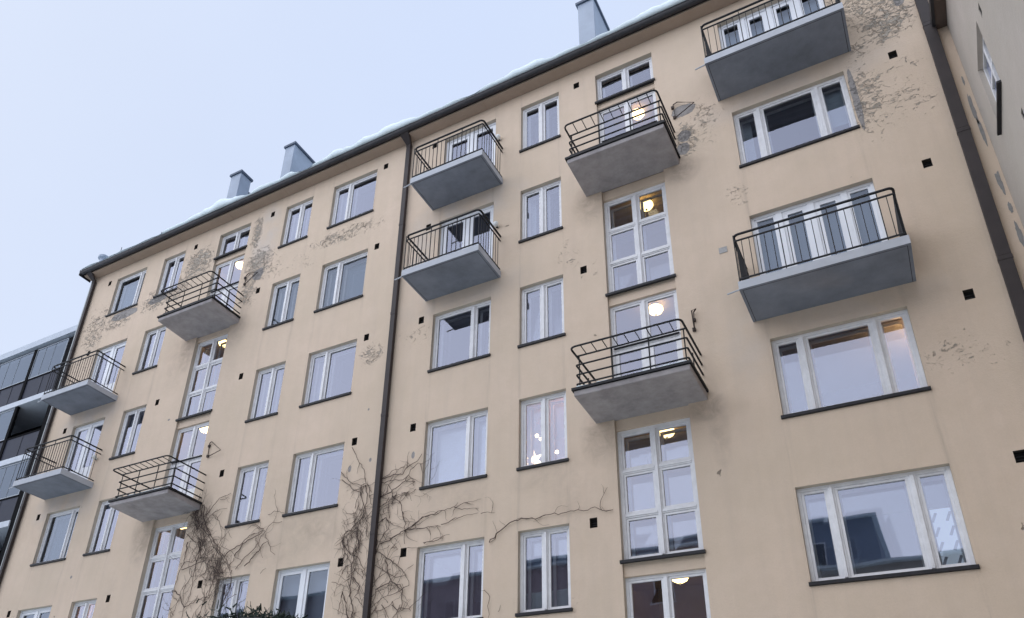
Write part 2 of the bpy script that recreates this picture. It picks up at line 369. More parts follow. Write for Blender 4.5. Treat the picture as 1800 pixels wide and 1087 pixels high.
# ------------------------------------------------------------------ ground
g = MB(); nx = 40
for i in range(nx):
    for j in range(nx):
        x0 = -300 + i * 15; y0 = -300 + j * 15
        g.quad((x0, y0, 0), (x0 + 15, y0, 0), (x0 + 15, y0 + 15, 0), (x0, y0 + 15, 0))
go = g.build("ground", M_snow); tag(go, kind='structure')
VINE_PIPE = [
 [(-10.6,6.12),(-10.61,6.35),(-10.7,6.61),(-10.72,6.96),(-10.74,7.27),(-10.7,7.49),(-10.65,7.75),(-10.7,8.08),(-10.64,8.33),(-10.56,8.53)],
 [(-10.71,6.13),(-10.78,6.41),(-10.92,6.74),(-10.96,6.45),(-10.98,6.24)],
 [(-11.12,7.91),(-11.04,8.04),(-10.89,8.16),(-10.71,8.27),(-10.62,8.39),(-10.53,8.5)],
 [(-11.12,7.91),(-10.97,7.73),(-10.81,7.57),(-10.65,7.5),(-10.53,7.38),(-10.46,7.23),(-10.4,7.16)],
 [(-10.98,8.01),(-10.93,7.81),(-10.88,7.65),(-10.73,7.54)],
 [(-10.72,8.11),(-10.65,7.93),(-10.62,7.75),(-10.58,7.61),(-10.52,7.55)],
 [(-10.95,7.61),(-10.88,7.47),(-10.76,7.32),(-10.75,7.09)],
 [(-10.66,7.22),(-10.57,7.12),(-10.46,7.04),(-10.4,6.94)],
 [(-10.69,7.04),(-10.57,6.9),(-10.46,6.8),(-10.49,6.65),(-10.56,6.57),(-10.38,6.39)],
 [(-11.25,6.99),(-11.07,6.91),(-10.88,6.86),(-10.75,6.84)],
 [(-10.55,7.78),(-10.64,7.64),(-10.74,7.58),(-10.79,7.36)],
 [(-10.51,8.38),(-10.44,8.18),(-10.47,8.05),(-10.4,7.9)],
 [(-10.25,6.6),(-10.14,6.47),(-9.99,6.28),(-9.94,6.06)],
 [(-9.99,6.28),(-10.05,6.17),(-10.12,6.08)],
 [(-10.13,7.54),(-10.13,7.77),(-10.18,8.0),(-10.15,8.18),(-9.97,8.28),(-9.86,8.16),(-9.84,8.0),(-9.94,7.92),(-10.02,7.77),(-10.11,7.56),(-10.16,7.33),(-10.15,7.02),(-10.04,6.73)],
 [(-10.02,7.68),(-9.82,7.74),(-9.62,7.82),(-9.43,7.91),(-9.23,7.97),(-9.09,8.06),(-8.97,8.13),(-8.83,8.14),(-8.61,8.18),(-8.52,8.21)],
 [(-9.4,7.91),(-9.23,7.9),(-9.05,7.9),(-8.88,7.87),(-8.74,7.89),(-8.54,7.87)],
 [(-8.83,7.86),(-8.76,7.7)],
 [(-9.52,8.35),(-9.45,8.14),(-9.41,7.91),(-9.43,7.75),(-9.4,7.6)],
 [(-9.49,7.33),(-9.51,7.2),(-9.58,7.12)],
 [(-10.13,7.52),(-9.97,7.46),(-9.77,7.3),(-9.59,7.19),(-9.43,7.04),(-9.27,6.93),(-9.39,6.87),(-9.56,6.88),(-9.79,7.0),(-9.96,7.13),(-10.13,7.23)],
 [(-9.82,7.28),(-9.77,7.02),(-9.68,6.84),(-9.52,6.69),(-9.39,6.61),(-9.22,6.66),(-9.21,6.78),(-9.34,6.92)],
 [(-10.03,6.67),(-9.92,6.74),(-9.67,6.79),(-9.44,6.7),(-9.36,6.61),(-9.55,6.55),(-9.74,6.49),(-9.86,6.44),(-9.98,6.37)],
 [(-10.14,6.53),(-10.0,6.6),(-9.86,6.65),(-9.67,6.77)],
 [(-9.36,6.59),(-9.34,6.38),(-9.35,6.24),(-9.44,6.11),(-9.43,6.01)],
 [(-9.85,6.33),(-9.73,6.18),(-9.65,6.03)],
 [(-9.6,6.29),(-9.47,6.19),(-9.33,6.22),(-9.16,6.18),(-9.13,6.14)],
 [(-9.75,7.55),(-9.6,7.55)],
 [(-9.28,7.04),(-9.14,7.11)],
 [(-9.29,7.49),(-9.09,7.47)],
 [(-8.91,7.53),(-8.72,7.58),(-8.44,7.63)],
 [(-11.36,9.63),(-11.21,9.5),(-11.05,9.35),(-10.76,9.2),(-10.69,9.21),(-10.61,9.23),(-10.49,9.15),(-10.42,8.98)],
 [(-11.28,9.44),(-11.07,9.26),(-10.94,9.14),(-10.74,9.03),(-10.64,8.85),(-10.6,8.68),(-10.7,8.47),(-10.82,8.33)],
 [(-11.14,10.25),(-11.05,10.18),(-10.94,9.96),(-10.8,9.74),(-10.68,9.59),(-10.65,9.4),(-10.61,9.24)],
 [(-10.71,9.17),(-10.71,8.93),(-10.58,8.73),(-10.58,8.54),(-10.65,8.44)],
 [(-10.6,9.2),(-10.52,8.95),(-10.53,8.76),(-10.53,8.56),(-10.55,8.25)],
 [(-10.46,9.12),(-10.46,8.89),(-10.38,8.65)],
 [(-10.19,9.26),(-9.99,9.27),(-9.81,9.3),(-9.58,9.28),(-9.49,9.41),(-9.4,9.46),(-9.23,9.52),(-9.12,9.68)],
 [(-10.2,9.12),(-9.98,9.15),(-9.7,9.14),(-9.57,9.14),(-9.43,9.23),(-9.32,9.37),(-9.2,9.44),(-9.1,9.42)],
 [(-10.09,9.29),(-9.89,9.37),(-9.72,9.43),(-9.55,9.44)],
 [(-10.15,8.81),(-10.0,8.85),(-9.8,8.93),(-9.63,8.99),(-9.52,9.09),(-9.43,9.21),(-9.32,9.09),(-9.28,8.93)],
 [(-9.94,9.07),(-9.85,8.92),(-9.81,8.78),(-9.9,8.63),(-9.91,8.45),(-9.86,8.25)],
 [(-9.84,8.78),(-9.65,8.63),(-9.56,8.51),(-9.5,8.32),(-9.43,8.09)],
 [(-9.84,8.56),(-9.77,8.61),(-9.62,8.58)],
 [(-10.17,8.57),(-10.1,8.37),(-10.03,8.19)],
 [(-10.03,8.23),(-9.94,8.28),(-9.83,8.18)],
 [(-9.49,8.83),(-9.4,8.64)],
 [(-9.14,9.41),(-9.05,9.18)],
 [(-9.24,9.03),(-9.49,9.06)],
 [(-9.43,7.92),(-9.17,8.02),(-8.99,8.12),(-8.77,8.16),(-8.51,8.22),(-8.15,8.22),(-7.94,8.32),(-7.83,8.25)],
 [(-8.18,8.2),(-7.89,8.15),(-7.63,8.12)],
 [(-9.73,7.79),(-9.39,7.88),(-9.05,7.89),(-8.53,7.86)],
 [(-8.49,7.89),(-8.24,7.95),(-7.96,8.01),(-7.64,8.02)],
 [(-7.57,7.98),(-7.26,7.96)],
 [(-8.91,7.54),(-8.58,7.59),(-8.3,7.65)],
 [(-7.38,7.32),(-7.18,7.48),(-6.95,7.67),(-6.65,7.72),(-6.36,7.7),(-6.07,7.72),(-5.79,7.7),(-5.54,7.72),(-5.27,7.69),(-5.12,7.71),(-4.91,7.6),(-4.77,7.61)],
 [(-7.42,6.37),(-7.32,6.21),(-7.36,6.04),(-7.35,5.82)],
 [(-7.15,5.9),(-7.09,6.04)]]
VINE_STAIR = [
 [(-15.78,9.59),(-15.74,9.25),(-15.57,8.94),(-15.24,8.55),(-14.93,8.2),(-14.61,7.92),(-14.43,7.7),(-14.35,7.46)],
 [(-16.06,9.56),(-16.08,9.31),(-15.81,8.98),(-15.46,8.72),(-15.14,8.33),(-14.86,8.09),(-14.53,7.78),(-14.39,7.57)],
 [(-16.24,9.37),(-15.94,9.14),(-15.69,9.07),(-15.48,8.79)],
 [(-15.65,9.24),(-15.51,9.43),(-15.33,9.62),(-15.17,9.7),(-14.91,9.76)],
 [(-15.24,9.64),(-14.92,9.62)],
 [(-15.43,9.27),(-15.26,9.35),(-14.95,9.35)],
 [(-15.37,9.23),(-15.08,8.97),(-14.97,8.71),(-14.9,8.43)],
 [(-15.42,8.71),(-15.09,8.49),(-15.04,8.38)],
 [(-16.23,8.83),(-16.0,8.66),(-15.67,8.47),(-15.62,8.12),(-15.69,7.86),(-15.64,7.52),(-15.64,7.19),(-15.78,6.88),(-15.79,6.61)],
 [(-16.12,8.6),(-16.12,8.26),(-16.11,8.05),(-16.22,7.79),(-16.27,7.49),(-16.27,7.33)],
 [(-16.32,7.37),(-16.0,7.2),(-15.91,7.03),(-15.77,6.85),(-15.57,6.93),(-15.25,7.05),(-14.98,7.03)],
 [(-16.11,8.05),(-15.78,8.04),(-15.48,8.1),(-15.11,8.22)],
 [(-16.14,7.85),(-15.8,7.94),(-15.46,8.0),(-15.06,7.81),(-14.85,7.69)],
 [(-15.89,7.45),(-15.76,7.63),(-15.37,7.65),(-15.12,7.72)],
 [(-15.89,7.45),(-15.9,7.16),(-15.78,6.88)],
 [(-15.36,7.62),(-15.11,7.36),(-15.25,7.38)],
 [(-14.89,7.69),(-14.96,7.44),(-14.98,7.19),(-15.1,6.97),(-15.16,6.73),(-15.25,6.56)],
 [(-14.96,7.97),(-14.78,7.74),(-14.86,7.56),(-14.32,7.43)],
 [(-14.35,7.46),(-14.32,7.27),(-14.36,7.05),(-14.47,6.81),(-14.57,6.58),(-14.6,6.5)],
 [(-14.75,7.45),(-14.75,7.1),(-14.8,6.79),(-14.77,6.51)],
 [(-14.06,7.02),(-14.29,6.95),(-14.45,6.75)],
 [(-14.24,7.64),(-14.08,7.85),(-13.94,7.96),(-13.73,8.13),(-13.54,8.43),(-13.41,8.61),(-13.27,8.69),(-13.0,8.68)],
 [(-13.48,8.92),(-13.28,8.97),(-12.98,8.91)],
 [(-14.68,8.06),(-14.42,8.21),(-14.18,8.29),(-14.04,8.44),(-13.76,8.5),(-13.52,8.53)],
 [(-14.37,7.99),(-14.17,8.26),(-13.99,8.36),(-13.59,8.47),(-13.57,8.57),(-13.9,8.75)],
 [(-13.96,7.67),(-13.68,7.93),(-13.49,8.16),(-13.34,8.24),(-13.46,8.42)],
 [(-14.87,8.29),(-14.49,8.13),(-14.27,7.94),(-14.07,7.82)],
 [(-13.74,8.39),(-13.54,8.04),(-13.44,7.83)],
 [(-13.34,8.24),(-13.21,7.99),(-13.06,7.86)],
 [(-13.42,7.45),(-13.28,7.56)]]
# ------------------------------------------------------------------ main building
B = thing("apartment_building", "cream plastered five storey apartment block with peeling paint, white windows and balconies", "building", (0, 0, 0))

C1, C2, C3, C4, CB, CC = (-22.69, -21.15), (-20.30, -19.26), (-14.85, -13.78), (-12.98, -11.39), (-9.09, -7.49), (-6.74, -5.66)
ST1, ST2, CR = (-17.68, -16.32), (-4.66, -3.20), (-1.60, 0.65)
def rowz(k): return (17.87 - 3.008 * (k - 1), 19.49 - 3.0 * (k - 1))     # k = 1 (top) .. 6
VX = [-23.1, -18.79, -15.41, -11.09, -9.43, -5.17, 1.56]
vents = []
for x in (-23.1, -15.41, -11.09, -9.43, 1.56):
    for k in range(6): vents.append((x, 19.44 - 3.005 * k))
for x in (-18.79, -5.17):
    for k in (0, 2, 4): vents.append((x, 19.44 - 3.005 * k))

openings = []      # x0,x1,z0,z1
WIN = []
def add_win(col, k, **kw):
    z0, z1 = rowz(k)
    if 'z0' in kw: z0 = kw.pop('z0')
    openings.append((col[0], col[1], z0, z1)); WIN.append((col[0], col[1], z0, z1, kw))
DOORZ = {1: 17.20, 2: 14.20, 3: 11.20, 4: 8.2}
# c1
add_win(C1, 1, m=[.76], dress='gblind', dim=1); add_win(C1, 2, z0=14.22, door=2); add_win(C1, 3, z0=11.22, door=2)
add_win(C1, 4, m=[.74], dress='gblind', dim=1); add_win(C1, 5, m=[.5], pvc=1, dress='gblind', dim=1); add_win(C1, 6, m=[.74])
# c2
for k, d in zip(range(1, 7), ('sides', None, 'dark', None, 'warm', None)): add_win(C2, k, m=[.5], dress=d)
for k, d in zip(range(1, 7), ('sheer', 'gblind', 'sheer', 'sides', 'pink', None)): add_win(C3, k, m=[.52], dress=d, dim=(k == 2))
for k, d in zip(range(1, 5), ('sheerL', 'gblind', 'sheerL', 'sheerL')): add_win(C4, k, m=[.35], dress=d, dim=(k == 2))
add_win(C4, 5, m=[.5], pvc=1, dress='gblind', dim=1); add_win(C4, 6, m=[.35])
add_win(CB, 1, z0=17.22, door=2, dress='darkcurtain'); add_win(CB, 2, z0=14.22, door=2)
for k, d in zip(range(3, 7), (None, 'blind', None, None)): add_win(CB, k, m=[.68], dress=d)
for k, d in zip(range(1, 7), (None, 'sides', None, 'warmpink', 'lowgreen', None)): add_win(CC, k, m=[.5], dress=d)
add_win(CR, 1, z0=17.22, door=4, dim=1, dress='gblind'); add_win(CR, 2, m=[.23, .75], dress='rightblind'); add_win(CR, 3, z0=11.2, door=4, dim=1, dress='gblind')
add_win(CR, 4, m=[.23, .76], dress='orange'); add_win(CR, 5, m=[.23, .76]); add_win(CR, 6, m=[.23, .76])
for (c, b) in (ST1, 0), (ST2, 0):
    openings.append((c, b, 0, 0)) if False else None
for c in (ST1, ST2): openings.append((c[0], c[1], 0.3, 19.50))
for x, z in vents: openings.append((x - .075, x + .075, z - .10, z + .10))

X0, X1, Z1 = -24.22, 3.4, 20.02
xs = sorted({X0, X1} | {round(o[i], 4) for o in openings for i in (0, 1)})
zs = sorted({0.0, Z1} | {round(o[i], 4) for o in openings for i in (2, 3)})
w = MB()
def inside(x, z):
    for o in openings:
        if o[0] < x < o[1] and o[2] < z < o[3]: return True
    return False
for j in range(len(zs) - 1):
    i = 0
    while i < len(xs) - 1:
        if inside((xs[i] + xs[i + 1]) / 2, (zs[j] + zs[j + 1]) / 2): i += 1; continue
        k = i
        while k + 1 < len(xs) - 1 and not inside((xs[k + 1] + xs[k + 2]) / 2, (zs[j] + zs[j + 1]) / 2): k += 1
        w.quad((xs[i], 0, zs[j]), (xs[k + 1], 0, zs[j]), (xs[k + 1], 0, zs[j + 1]), (xs[i], 0, zs[j + 1])); i = k + 1
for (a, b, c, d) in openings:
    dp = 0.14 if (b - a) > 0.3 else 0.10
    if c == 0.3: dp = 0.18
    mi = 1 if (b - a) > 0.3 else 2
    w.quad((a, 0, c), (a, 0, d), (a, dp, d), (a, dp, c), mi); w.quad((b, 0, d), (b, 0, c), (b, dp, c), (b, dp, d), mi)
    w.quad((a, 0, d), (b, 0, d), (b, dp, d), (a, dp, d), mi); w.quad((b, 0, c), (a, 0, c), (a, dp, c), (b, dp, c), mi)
w.quad((X0, 12, 0), (X0, 0, 0), (X0, 0, Z1), (X0, 12, Z1)); w.quad((X1, 0, 0), (X1, 12, 0), (X1, 12, Z1), (X1, 0, Z1))
w.quad((X1, 12, 0), (X0, 12, 0), (X0, 12, Z1), (X1, 12, Z1))
wall = w.build("wall", [M_wall, M_reveal, M_ventshade], B)

for x, z in vents:
    v = MB(); v.box(x - .095, x + .095, 0.095, 0.12, z - .12, z + .12, 0)
    for q in range(4): v.box(x - .072, x + .072, .075, .088, z - .085 + q * .05, z - .073 + q * .05, 1)
    v.build("vent", [M_dark, M_sill], B)

# ---- windows
def frame_bars(f, x0, x1, z0, z1, y0, y1, w_, mi=0):
    f.box(x0, x0 + w_, y0, y1, z0, z1, mi); f.box(x1 - w_, x1, y0, y1, z0, z1, mi)
    f.box(x0 + w_, x1 - w_, y0, y1, z0, z0 + w_, mi); f.box(x0 + w_, x1 - w_, y0, y1, z1 - w_, z1, mi)

def room(parent, x0, x1, z0, z1, m, depth=2.2, wide=0.5, name="room"):
    r = MB(); a, b, c, d = x0 - wide, x1 + wide, z0 - .75, z1 + .22
    y = 0.20
    r.quad((a, y + depth, c), (b, y + depth, c), (b, y + depth, d), (a, y + depth, d))
    r.quad((a, y, c), (a, y + depth, c), (a, y + depth, d), (a, y, d)); r.quad((b, y + depth, c), (b, y, c), (b, y, d), (b, y + depth, d))
    r.quad((a, y, d), (a, y + depth, d), (b, y + depth, d), (b, y, d)); r.quad((a, y + depth, c), (a, y, c), (b, y, c), (b, y + depth, c))
    # inner face of the outer wall around the opening
    r.quad((a, y, c), (x0, y, c), (x0, y, d), (a, y, d)); r.quad((x1, y, c), (b, y, c), (b, y, d), (x1, y, d))
    r.quad((x0, y, c), (x1, y, c), (x1, y, z0), (x0, y, z0)); r.quad((x0, y, z1), (x1, y, z1), (x1, y, d), (x0, y, d))
    return r.build(name, m, parent)

def curtain(parent, x0, x1, z0, z1, y, m, name="curtain", waves=True):
    c = MB(); n = max(3, int((x1 - x0) / 0.03)); ph = random.random() * 6
    for i in range(n):
        a = x0 + (x1 - x0) * i / n; b = x0 + (x1 - x0) * (i + 1) / n
        f = (lambda x: y + (0.012 * math.sin(x * 24 + ph) + .012 * math.sin(x * 11 + ph)) if waves else y)
        c.quad((a, f(a), z0), (b, f(b), z0), (b, f(b), z1), (a, f(a), z1))
    return c.build(name, m, parent, smooth=True)

M_dimroom = mat("dim_room_paint", (0.10, 0.085, 0.075), 0.9)  # unlit walls put into the colour, so only the ceiling looks lit
M_warmroom = mat("warm_room_paint", (0.55, 0.38, 0.22), 0.8, nscale=1, namt=0.1)
M_wood = mat("orange_wood_ceiling", (0.50, 0.24, 0.07), 0.5, nscale=3, namt=0.15)
M_woodbeam = mat("dark_beam", (0.07, 0.035, 0.02), 0.6)
M_pink = mat("pink_curtain", (0.72, 0.62, 0.68), 0.9, nscale=3, namt=0.05)
M_green = mat("green_cloth", (0.55, 0.68, 0.62), 0.9, nscale=5, namt=0.15)
M_bulb = emit("warm_bulb", (1.0, 0.70, 0.36), 9)
M_orangecloth = mat("orange_curtain", (0.75, 0.42, 0.16), 0.9)

def make_window(x0, x1, z0, z1, m=(), t=(), pvc=0, door=0, dress=None, dim=0, yf=0.10, sill=True, base_room=True):
    fr = MB(); pm = M_pvc if (pvc or door) else M_frame
    ow = 0.06 if not (pvc or door) else 0.06
    if t: ow = .075
    frame_bars(fr, x0, x1, z0, z1, yf, yf + .09, ow)
    panes = []
    wd = x1 - x0
    if door:
        m = [i / door for i in range(1, door)] if door == 2 else [.235, .5, .765]
    mull = [x0 + wd * q for q in m]
    mw = 0.06 if wd > 2 else 0.048
    edges = [x0 + ow] + [e_ for q in mull for e_ in (q - mw, q + mw)] + [x1 - ow]
    for q in mull:
        if pvc or door: fr.box(q - mw, q + mw, yf + .002, yf + .085, z0 + ow, z1 - ow)
        else:
            fr.box(q - mw, q + mw, yf + .01, yf + .088, z0 + ow, z1 - ow); fr.box(q - .028, q + .028, yf - .022, yf + .01, z0 + ow, z1 - ow)
    zt = [z0 + ow] + [e_ for q in t for e_ in (q - .045, q + .045)] + [z1 - ow]
    for q in t:
        for i in range(0, len(edges), 2):
            fr.box(edges[i], edges[i + 1], yf + .006, yf + .084, q - .045, q + .045)
            fr.box(edges[i], edges[i + 1], yf - .012, yf + .006, q - .02, q + .02)
    panebuild = []
    for i in range(0, len(edges), 2):
        for j in range(0, len(zt), 2):
            a, b, c, d = edges[i], edges[i + 1], zt[j], zt[j + 1]
            sw = 0.045 if not (pvc or door) else 0.075
            zb = c
            leaf = door and not (door == 4 and i in (0, 6))
            if door:
                sw = 0.10 if leaf else .05
                if leaf: fr.box(a + sw, b - sw, yf + .03, yf + .07, c + sw, c + .62)   # solid lower panel
            frame_bars(fr, a, b, c, d, yf + .025, yf + .075, sw)
            zb = c + (.62 if leaf else sw)
            panebuild.append((a + sw - .004, b - sw + .004, zb - .004, d - sw + .004))
    if not (pvc or door):
        # inner sashes of the double window
        for i in range(0, len(edges), 2):
            frame_bars(fr, edges[i] + .01, edges[i + 1] - .01, z0 + ow, z1 - ow, yf + .21, yf + .245, .06)
    o = fr.build("window" if not door else "balcony_door", pm, B, bevel=0.004)
    for (a, b, c, d) in panebuild:
        p = MB(); dz = random.uniform(-.0035, .0035); dx = random.uniform(-.004, .004); y = yf + .05
        p.quad((a, y - dx, c - 0), (b, y + dx, c), (b, y + dx + dz, d), (a, y - dx + dz, d))
        if not (pvc or door):
            y2 = yf + .225; p.quad((a + .02, y2 + dx, c), (b - .02, y2 - dx, c), (b - .02, y2 - dz, d), (a + .02, y2 - dz, d), 1)
        p.build("pane", [M_glass_dim if dim else M_glass, M_glass_dim if dim else M_glass_in], o)
    if sill and not door:
        s = MB()
        s.prism([(-.045, z0 - .045), (-.045, z0 + .008), (yf + .01, z0 + .03), (yf + .01, z0 + .004), (-.004, z0 - .03), (-.004, z0 - .055)], x0 - .03, x1 + .03)
        s.build("sill", M_sill, o)
    # interiors
    yc = yf + .32
    rm = M_room
    if dress in ('orange',): rm = M_dimroom
    if dress in ('warmpink', 'warm'): rm = M_warmroom
    r = room(o, x0, x1, z0, z1, rm) if base_room else None
    if dress == 'gblind': curtain(o, x0, x1, z0 + .02, z1, yf + .28, M_gblind, "blind", False)
    if dress == 'blind': curtain(o, x0 - .05, x1 + .05, z0, z1, yf + .28, M_curt, "blind", False)
    if dress == 'sheer': curtain(o, x0, x0 + wd * .42, z0 - .1, z1, yc, M_curt); curtain(o, x0 + wd * .6, x1, z0 - .1, z1, yc, M_curt)
    if dress == 'sheerL': curtain(o, x0, x0 + wd * .30, z0 - .1, z1, yc, M_curt)
    if dress == 'sides': curtain(o, x0 - .1, x0 + wd * .22, z0 - .1, z1, yc, M_curt); curtain(o, x1 - wd * .2, x1 + .1, z0 - .1, z1, yc, M_curt)
    if dress == 'pink': curtain(o, x0, x0 + wd * .85, z0 - .1, z1, yc, M_pink)
    if dress == 'warm': curtain(o, x0 + .1, x0 + wd * .5, z0 - .1, z1, yc, M_orangecloth)
    if dress == 'warmpink': curtain(o, x0 - .1, x0 + wd * .14, z0 - .1, z1, yc, M_pink)
    if dress == 'darkcurtain': curtain(o, x0 + wd * .5, x0 + wd * .72, z0 + .6, z1 - .1, yc, M_gblind)
    if dress == 'rightblind': curtain(o, x0 + wd * .78, x1, z0 + .55, z1, yf + .28, M_blind, "blind", False); curtain(o, x0, x0 + wd * .13, z0, z1, yc, M_curt)
    if dress == 'lowgreen': curtain(o, x0, x1, z0 - .05, z0 + .5, yf + .27, M_green, "cafe_curtain")
    if dress == 'orange':
        c = MB()
        for k in range(7):
            y = .24 + k * .34; c.box(x0 - .45, x1 + .45, y, y + .30, z1 + .14, z1 + .19, 0)
            c.box(x0 - .45, x1 + .45, y + .30, y + .34, z1 + .10, z1 + .19, 1)
        c.build("wooden_ceiling", [M_wood, M_woodbeam], o)
    return o

for (a, b, c, d, kw) in WIN:
    if d < 5 and c < 3.0: kw['dress'] = None
    make_window(a, b, c, d, **kw)

for o in B.children:
    if o.name.startswith("window"):
        cx_ = sum(v.co.x for v in o.data.vertices) / len(o.data.vertices); cz_ = sum(v.co.z for v in o.data.vertices) / len(o.data.vertices)
        for (a_, b_, t_) in ((-.5, 9.6, "wide three part window with an orange wooden ceiling lit inside"), (-.5, 6.6, "wide three part window reflecting dark roofs, a slotted screen inside"),
                             (-.5, 15.6, "wide three part window with a dark room and pale blind at right"), (-6.2, 9.6, "two part window with pink light and small lamps inside"),
                             (-6.2, 6.6, "two part window with pale green cloth along the bottom"), (-8.3, 9.6, "two part window with a drawn white blind")):
            if abs(cx_ - a_) < .5 and abs(cz_ - b_) < .7: o['label'] = t_

# ---- stairwells: windows, spandrels, landings
for (a, b) in (ST1, ST2):
    yf = 0.12
    tops = [(18.51, 19.50, (), 'w'), (15.78, 18.30, (), 'd'), (12.56, 15.28, (13.46, 14.38), 'w'), (9.78, 12.29, (), 'd'),
            (6.60, 9.28, (7.50, 8.40), 'w'), (3.78, 6.32, (), 'd'), (.6, 3.3, (1.5, 2.4), 'w')]
    for (z0, z1, tt, kind) in tops:
        if kind == 'w':
            make_window(a, b, z0, z1, m=[.5], t=tt, yf=yf, base_room=False)
        else:
            # pair of glazed balcony doors under a pair of lights
            fr = MB(); frame_bars(fr, a, b, z0, z1, yf, yf + .09, .055)
            zc = z0 + 1.42; q = (a + b) / 2
            fr.box(q - .045, q + .045, yf + .002, yf + .085, z0 + .055, z1 - .055); fr.box(q - .028, q + .028, yf - .02, yf + .002, zc + .03, z1 - .055)
            ps = []
            for (s0, s1) in ((a + .055, q - .045), (q + .045, b - .055)):
                fr.box(s0, s1, yf + .006, yf + .08, zc - .035, zc + .035)
                frame_bars(fr, s0, s1, zc + .035, z1 - .055, yf + .02, yf + .07, .045); ps.append((s0 + .04, s1 - .04, zc + .075, z1 - .095))
                frame_bars(fr, s0, s1, z0 + .055, zc - .035, yf + .02, yf + .07, .085); ps.append((s0 + .08, s1 - .08, z0 + .5, zc - .115))
                fr.box(s0 + .085, s1 - .085, yf + .03, yf + .06, z0 + .14, z0 + .5)
            o = fr.build("balcony_door", M_pvc if False else M_frame, B, bevel=0.004)
            for (p0, p1, c, d) in ps:
                p = MB(); dx = random.uniform(-.002, .002); p.quad((p0, yf + .045, c), (p1, yf + .045 + dx, c), (p1, yf + .045, d), (p0, yf + .045 + dx, d)); p.build("pane", M_glass, o)
            s = MB(); s.prism([(yf - .05, zc + .0), (yf - .05, zc + .015), (yf + .004, zc + .045), (yf + .004, zc + .0)], a + .05, b - .05); s.build("drip_moulding", M_sill, o)
    sp = [(18.30, 18.51), (15.28, 15.55), (12.29, 12.56), (9.28, 9.56), (6.32, 6.60), (3.3, 3.56), (15.70, 15.78), (9.70, 9.78), (3.6, 3.78)]
    for (z0, z1) in sp:
        s = MB(); s.box(a + .002, b - .002, .06, .175, z0 + .001, z1 - (.012 if z1 - z0 > .2 else 0.001))
        s.build("spandrel", M_wall, B)
    r = MB(); x0, x1 = a - .35, b + .35; y = .235; D_ = 3.0
    r.quad((x0, y + D_, 0), (x1, y + D_, 0), (x1, y + D_, 20), (x0, y + D_, 20)); r.quad((x0, y, 0), (x0, y + D_, 0), (x0, y + D_, 20), (x0, y, 20))
    r.quad((x1, y, 0), (x1, y + D_, 0), (x1, y + D_, 20), (x1, y, 20))
    r.quad((x0, y, 0), (a, y, 0), (a, y, 20), (x0, y, 20)); r.quad((b, y, 0), (x1, y, 0), (x1, y, 20), (b, y, 20))
    for zc in (18.62, 15.56, 12.56, 9.56, 6.58, 3.58): r.box(x0 + .004, x1 - .004, y + .003, y + 1.5, zc, zc + .18)
    r.build("stairwell", M_stairroom, B)

# ---- balconies, painted slab with upright bars
def flat_balcony(x0, x1, zb, spacing, endpanel=False, name="balcony"):
    """local origin: wall line, middle of the slab, underside"""
    xc = (x0 + x1) / 2; h = (x1 - x0) / 2; dp = 1.12
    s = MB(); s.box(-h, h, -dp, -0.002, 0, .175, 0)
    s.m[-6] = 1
    for a_, b_ in ((-h + .05, -h + .06), (h - .06, h - .05)): s.box(a_, b_, -dp + .05, -.01, -.003, .001, 2)
    s.box(-h + .05, h - .05, -dp + .05, -dp + .06, -.003, .001, 2)
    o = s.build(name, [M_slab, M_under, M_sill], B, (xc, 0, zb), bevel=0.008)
    # railing
    rr = MB(); yi = -dp + .03; hx = h - .03; zt, zl, zbot = 1.26, 1.12, .24
    def ring(z, r, rnd):
        pts = [(-hx, -.01, z)]
        for (cx_, sx, a0) in ((-hx + rnd, -1, math.pi), (hx - rnd, 1, 1.5 * math.pi)):
            for i in range(5):
                t = a0 + i / 4 * math.pi / 2
                pts.append((cx_ + rnd * math.cos(t), yi + rnd + rnd * math.sin(t), z))
        pts.append((hx, -.01, z)); return pts
    rr.tube(ring(zt, 0, .09), .025, 6); rr.tube(ring(zl, 0, .02), .018, 4); rr.tube(ring(zbot, 0, .02), .018, 4)
    n = int(round(2 * hx / spacing))
    for i in range(n + 1):
        x = -hx + 2 * hx * i / n; top = zt if i % 6 == 0 else zl
        rr.tube([(x, yi, zbot if top == zl else .175), (x, yi, top)], .009 if top == zl else .012, 4)
    n2 = int(dp / spacing)
    for sx in (-1, 1):
        for i in range(1, n2):
            y = yi + (dp - .04) * i / n2; rr.tube([(sx * hx, y, zbot), (sx * hx, y, zl)], .0075, 4)
    rr.build("railing", M_rail, o)
    if endpanel:
        for sx in (-1, 1):
            p = MB(); x = sx * (hx - .03); p.box(x - .006, x + .006, yi + .05, -.05, zbot + .02, zl - .02)
            p.build("side_panel", M_rail, o)
    d = MB(); d.tube([(-h + .01, -dp + .05, .03), (-h - .22, -dp + .05, .0)], .016, 6); d.build("drain_spout", M_slab, o)
    return o
c1b = flat_balcony(-23.05, -20.80, 13.99, .125)
dup(c1b, (c1b.location.x, 0, 10.99), B)
bb = flat_balcony(-9.34, -7.24, 16.97, .118)
dup(bb, (bb.location.x, 0, 13.97), B)
rb = flat_balcony(-1.84, 0.89, 16.97, .135, True)
dup(rb, (rb.location.x, 0, 10.94), B)

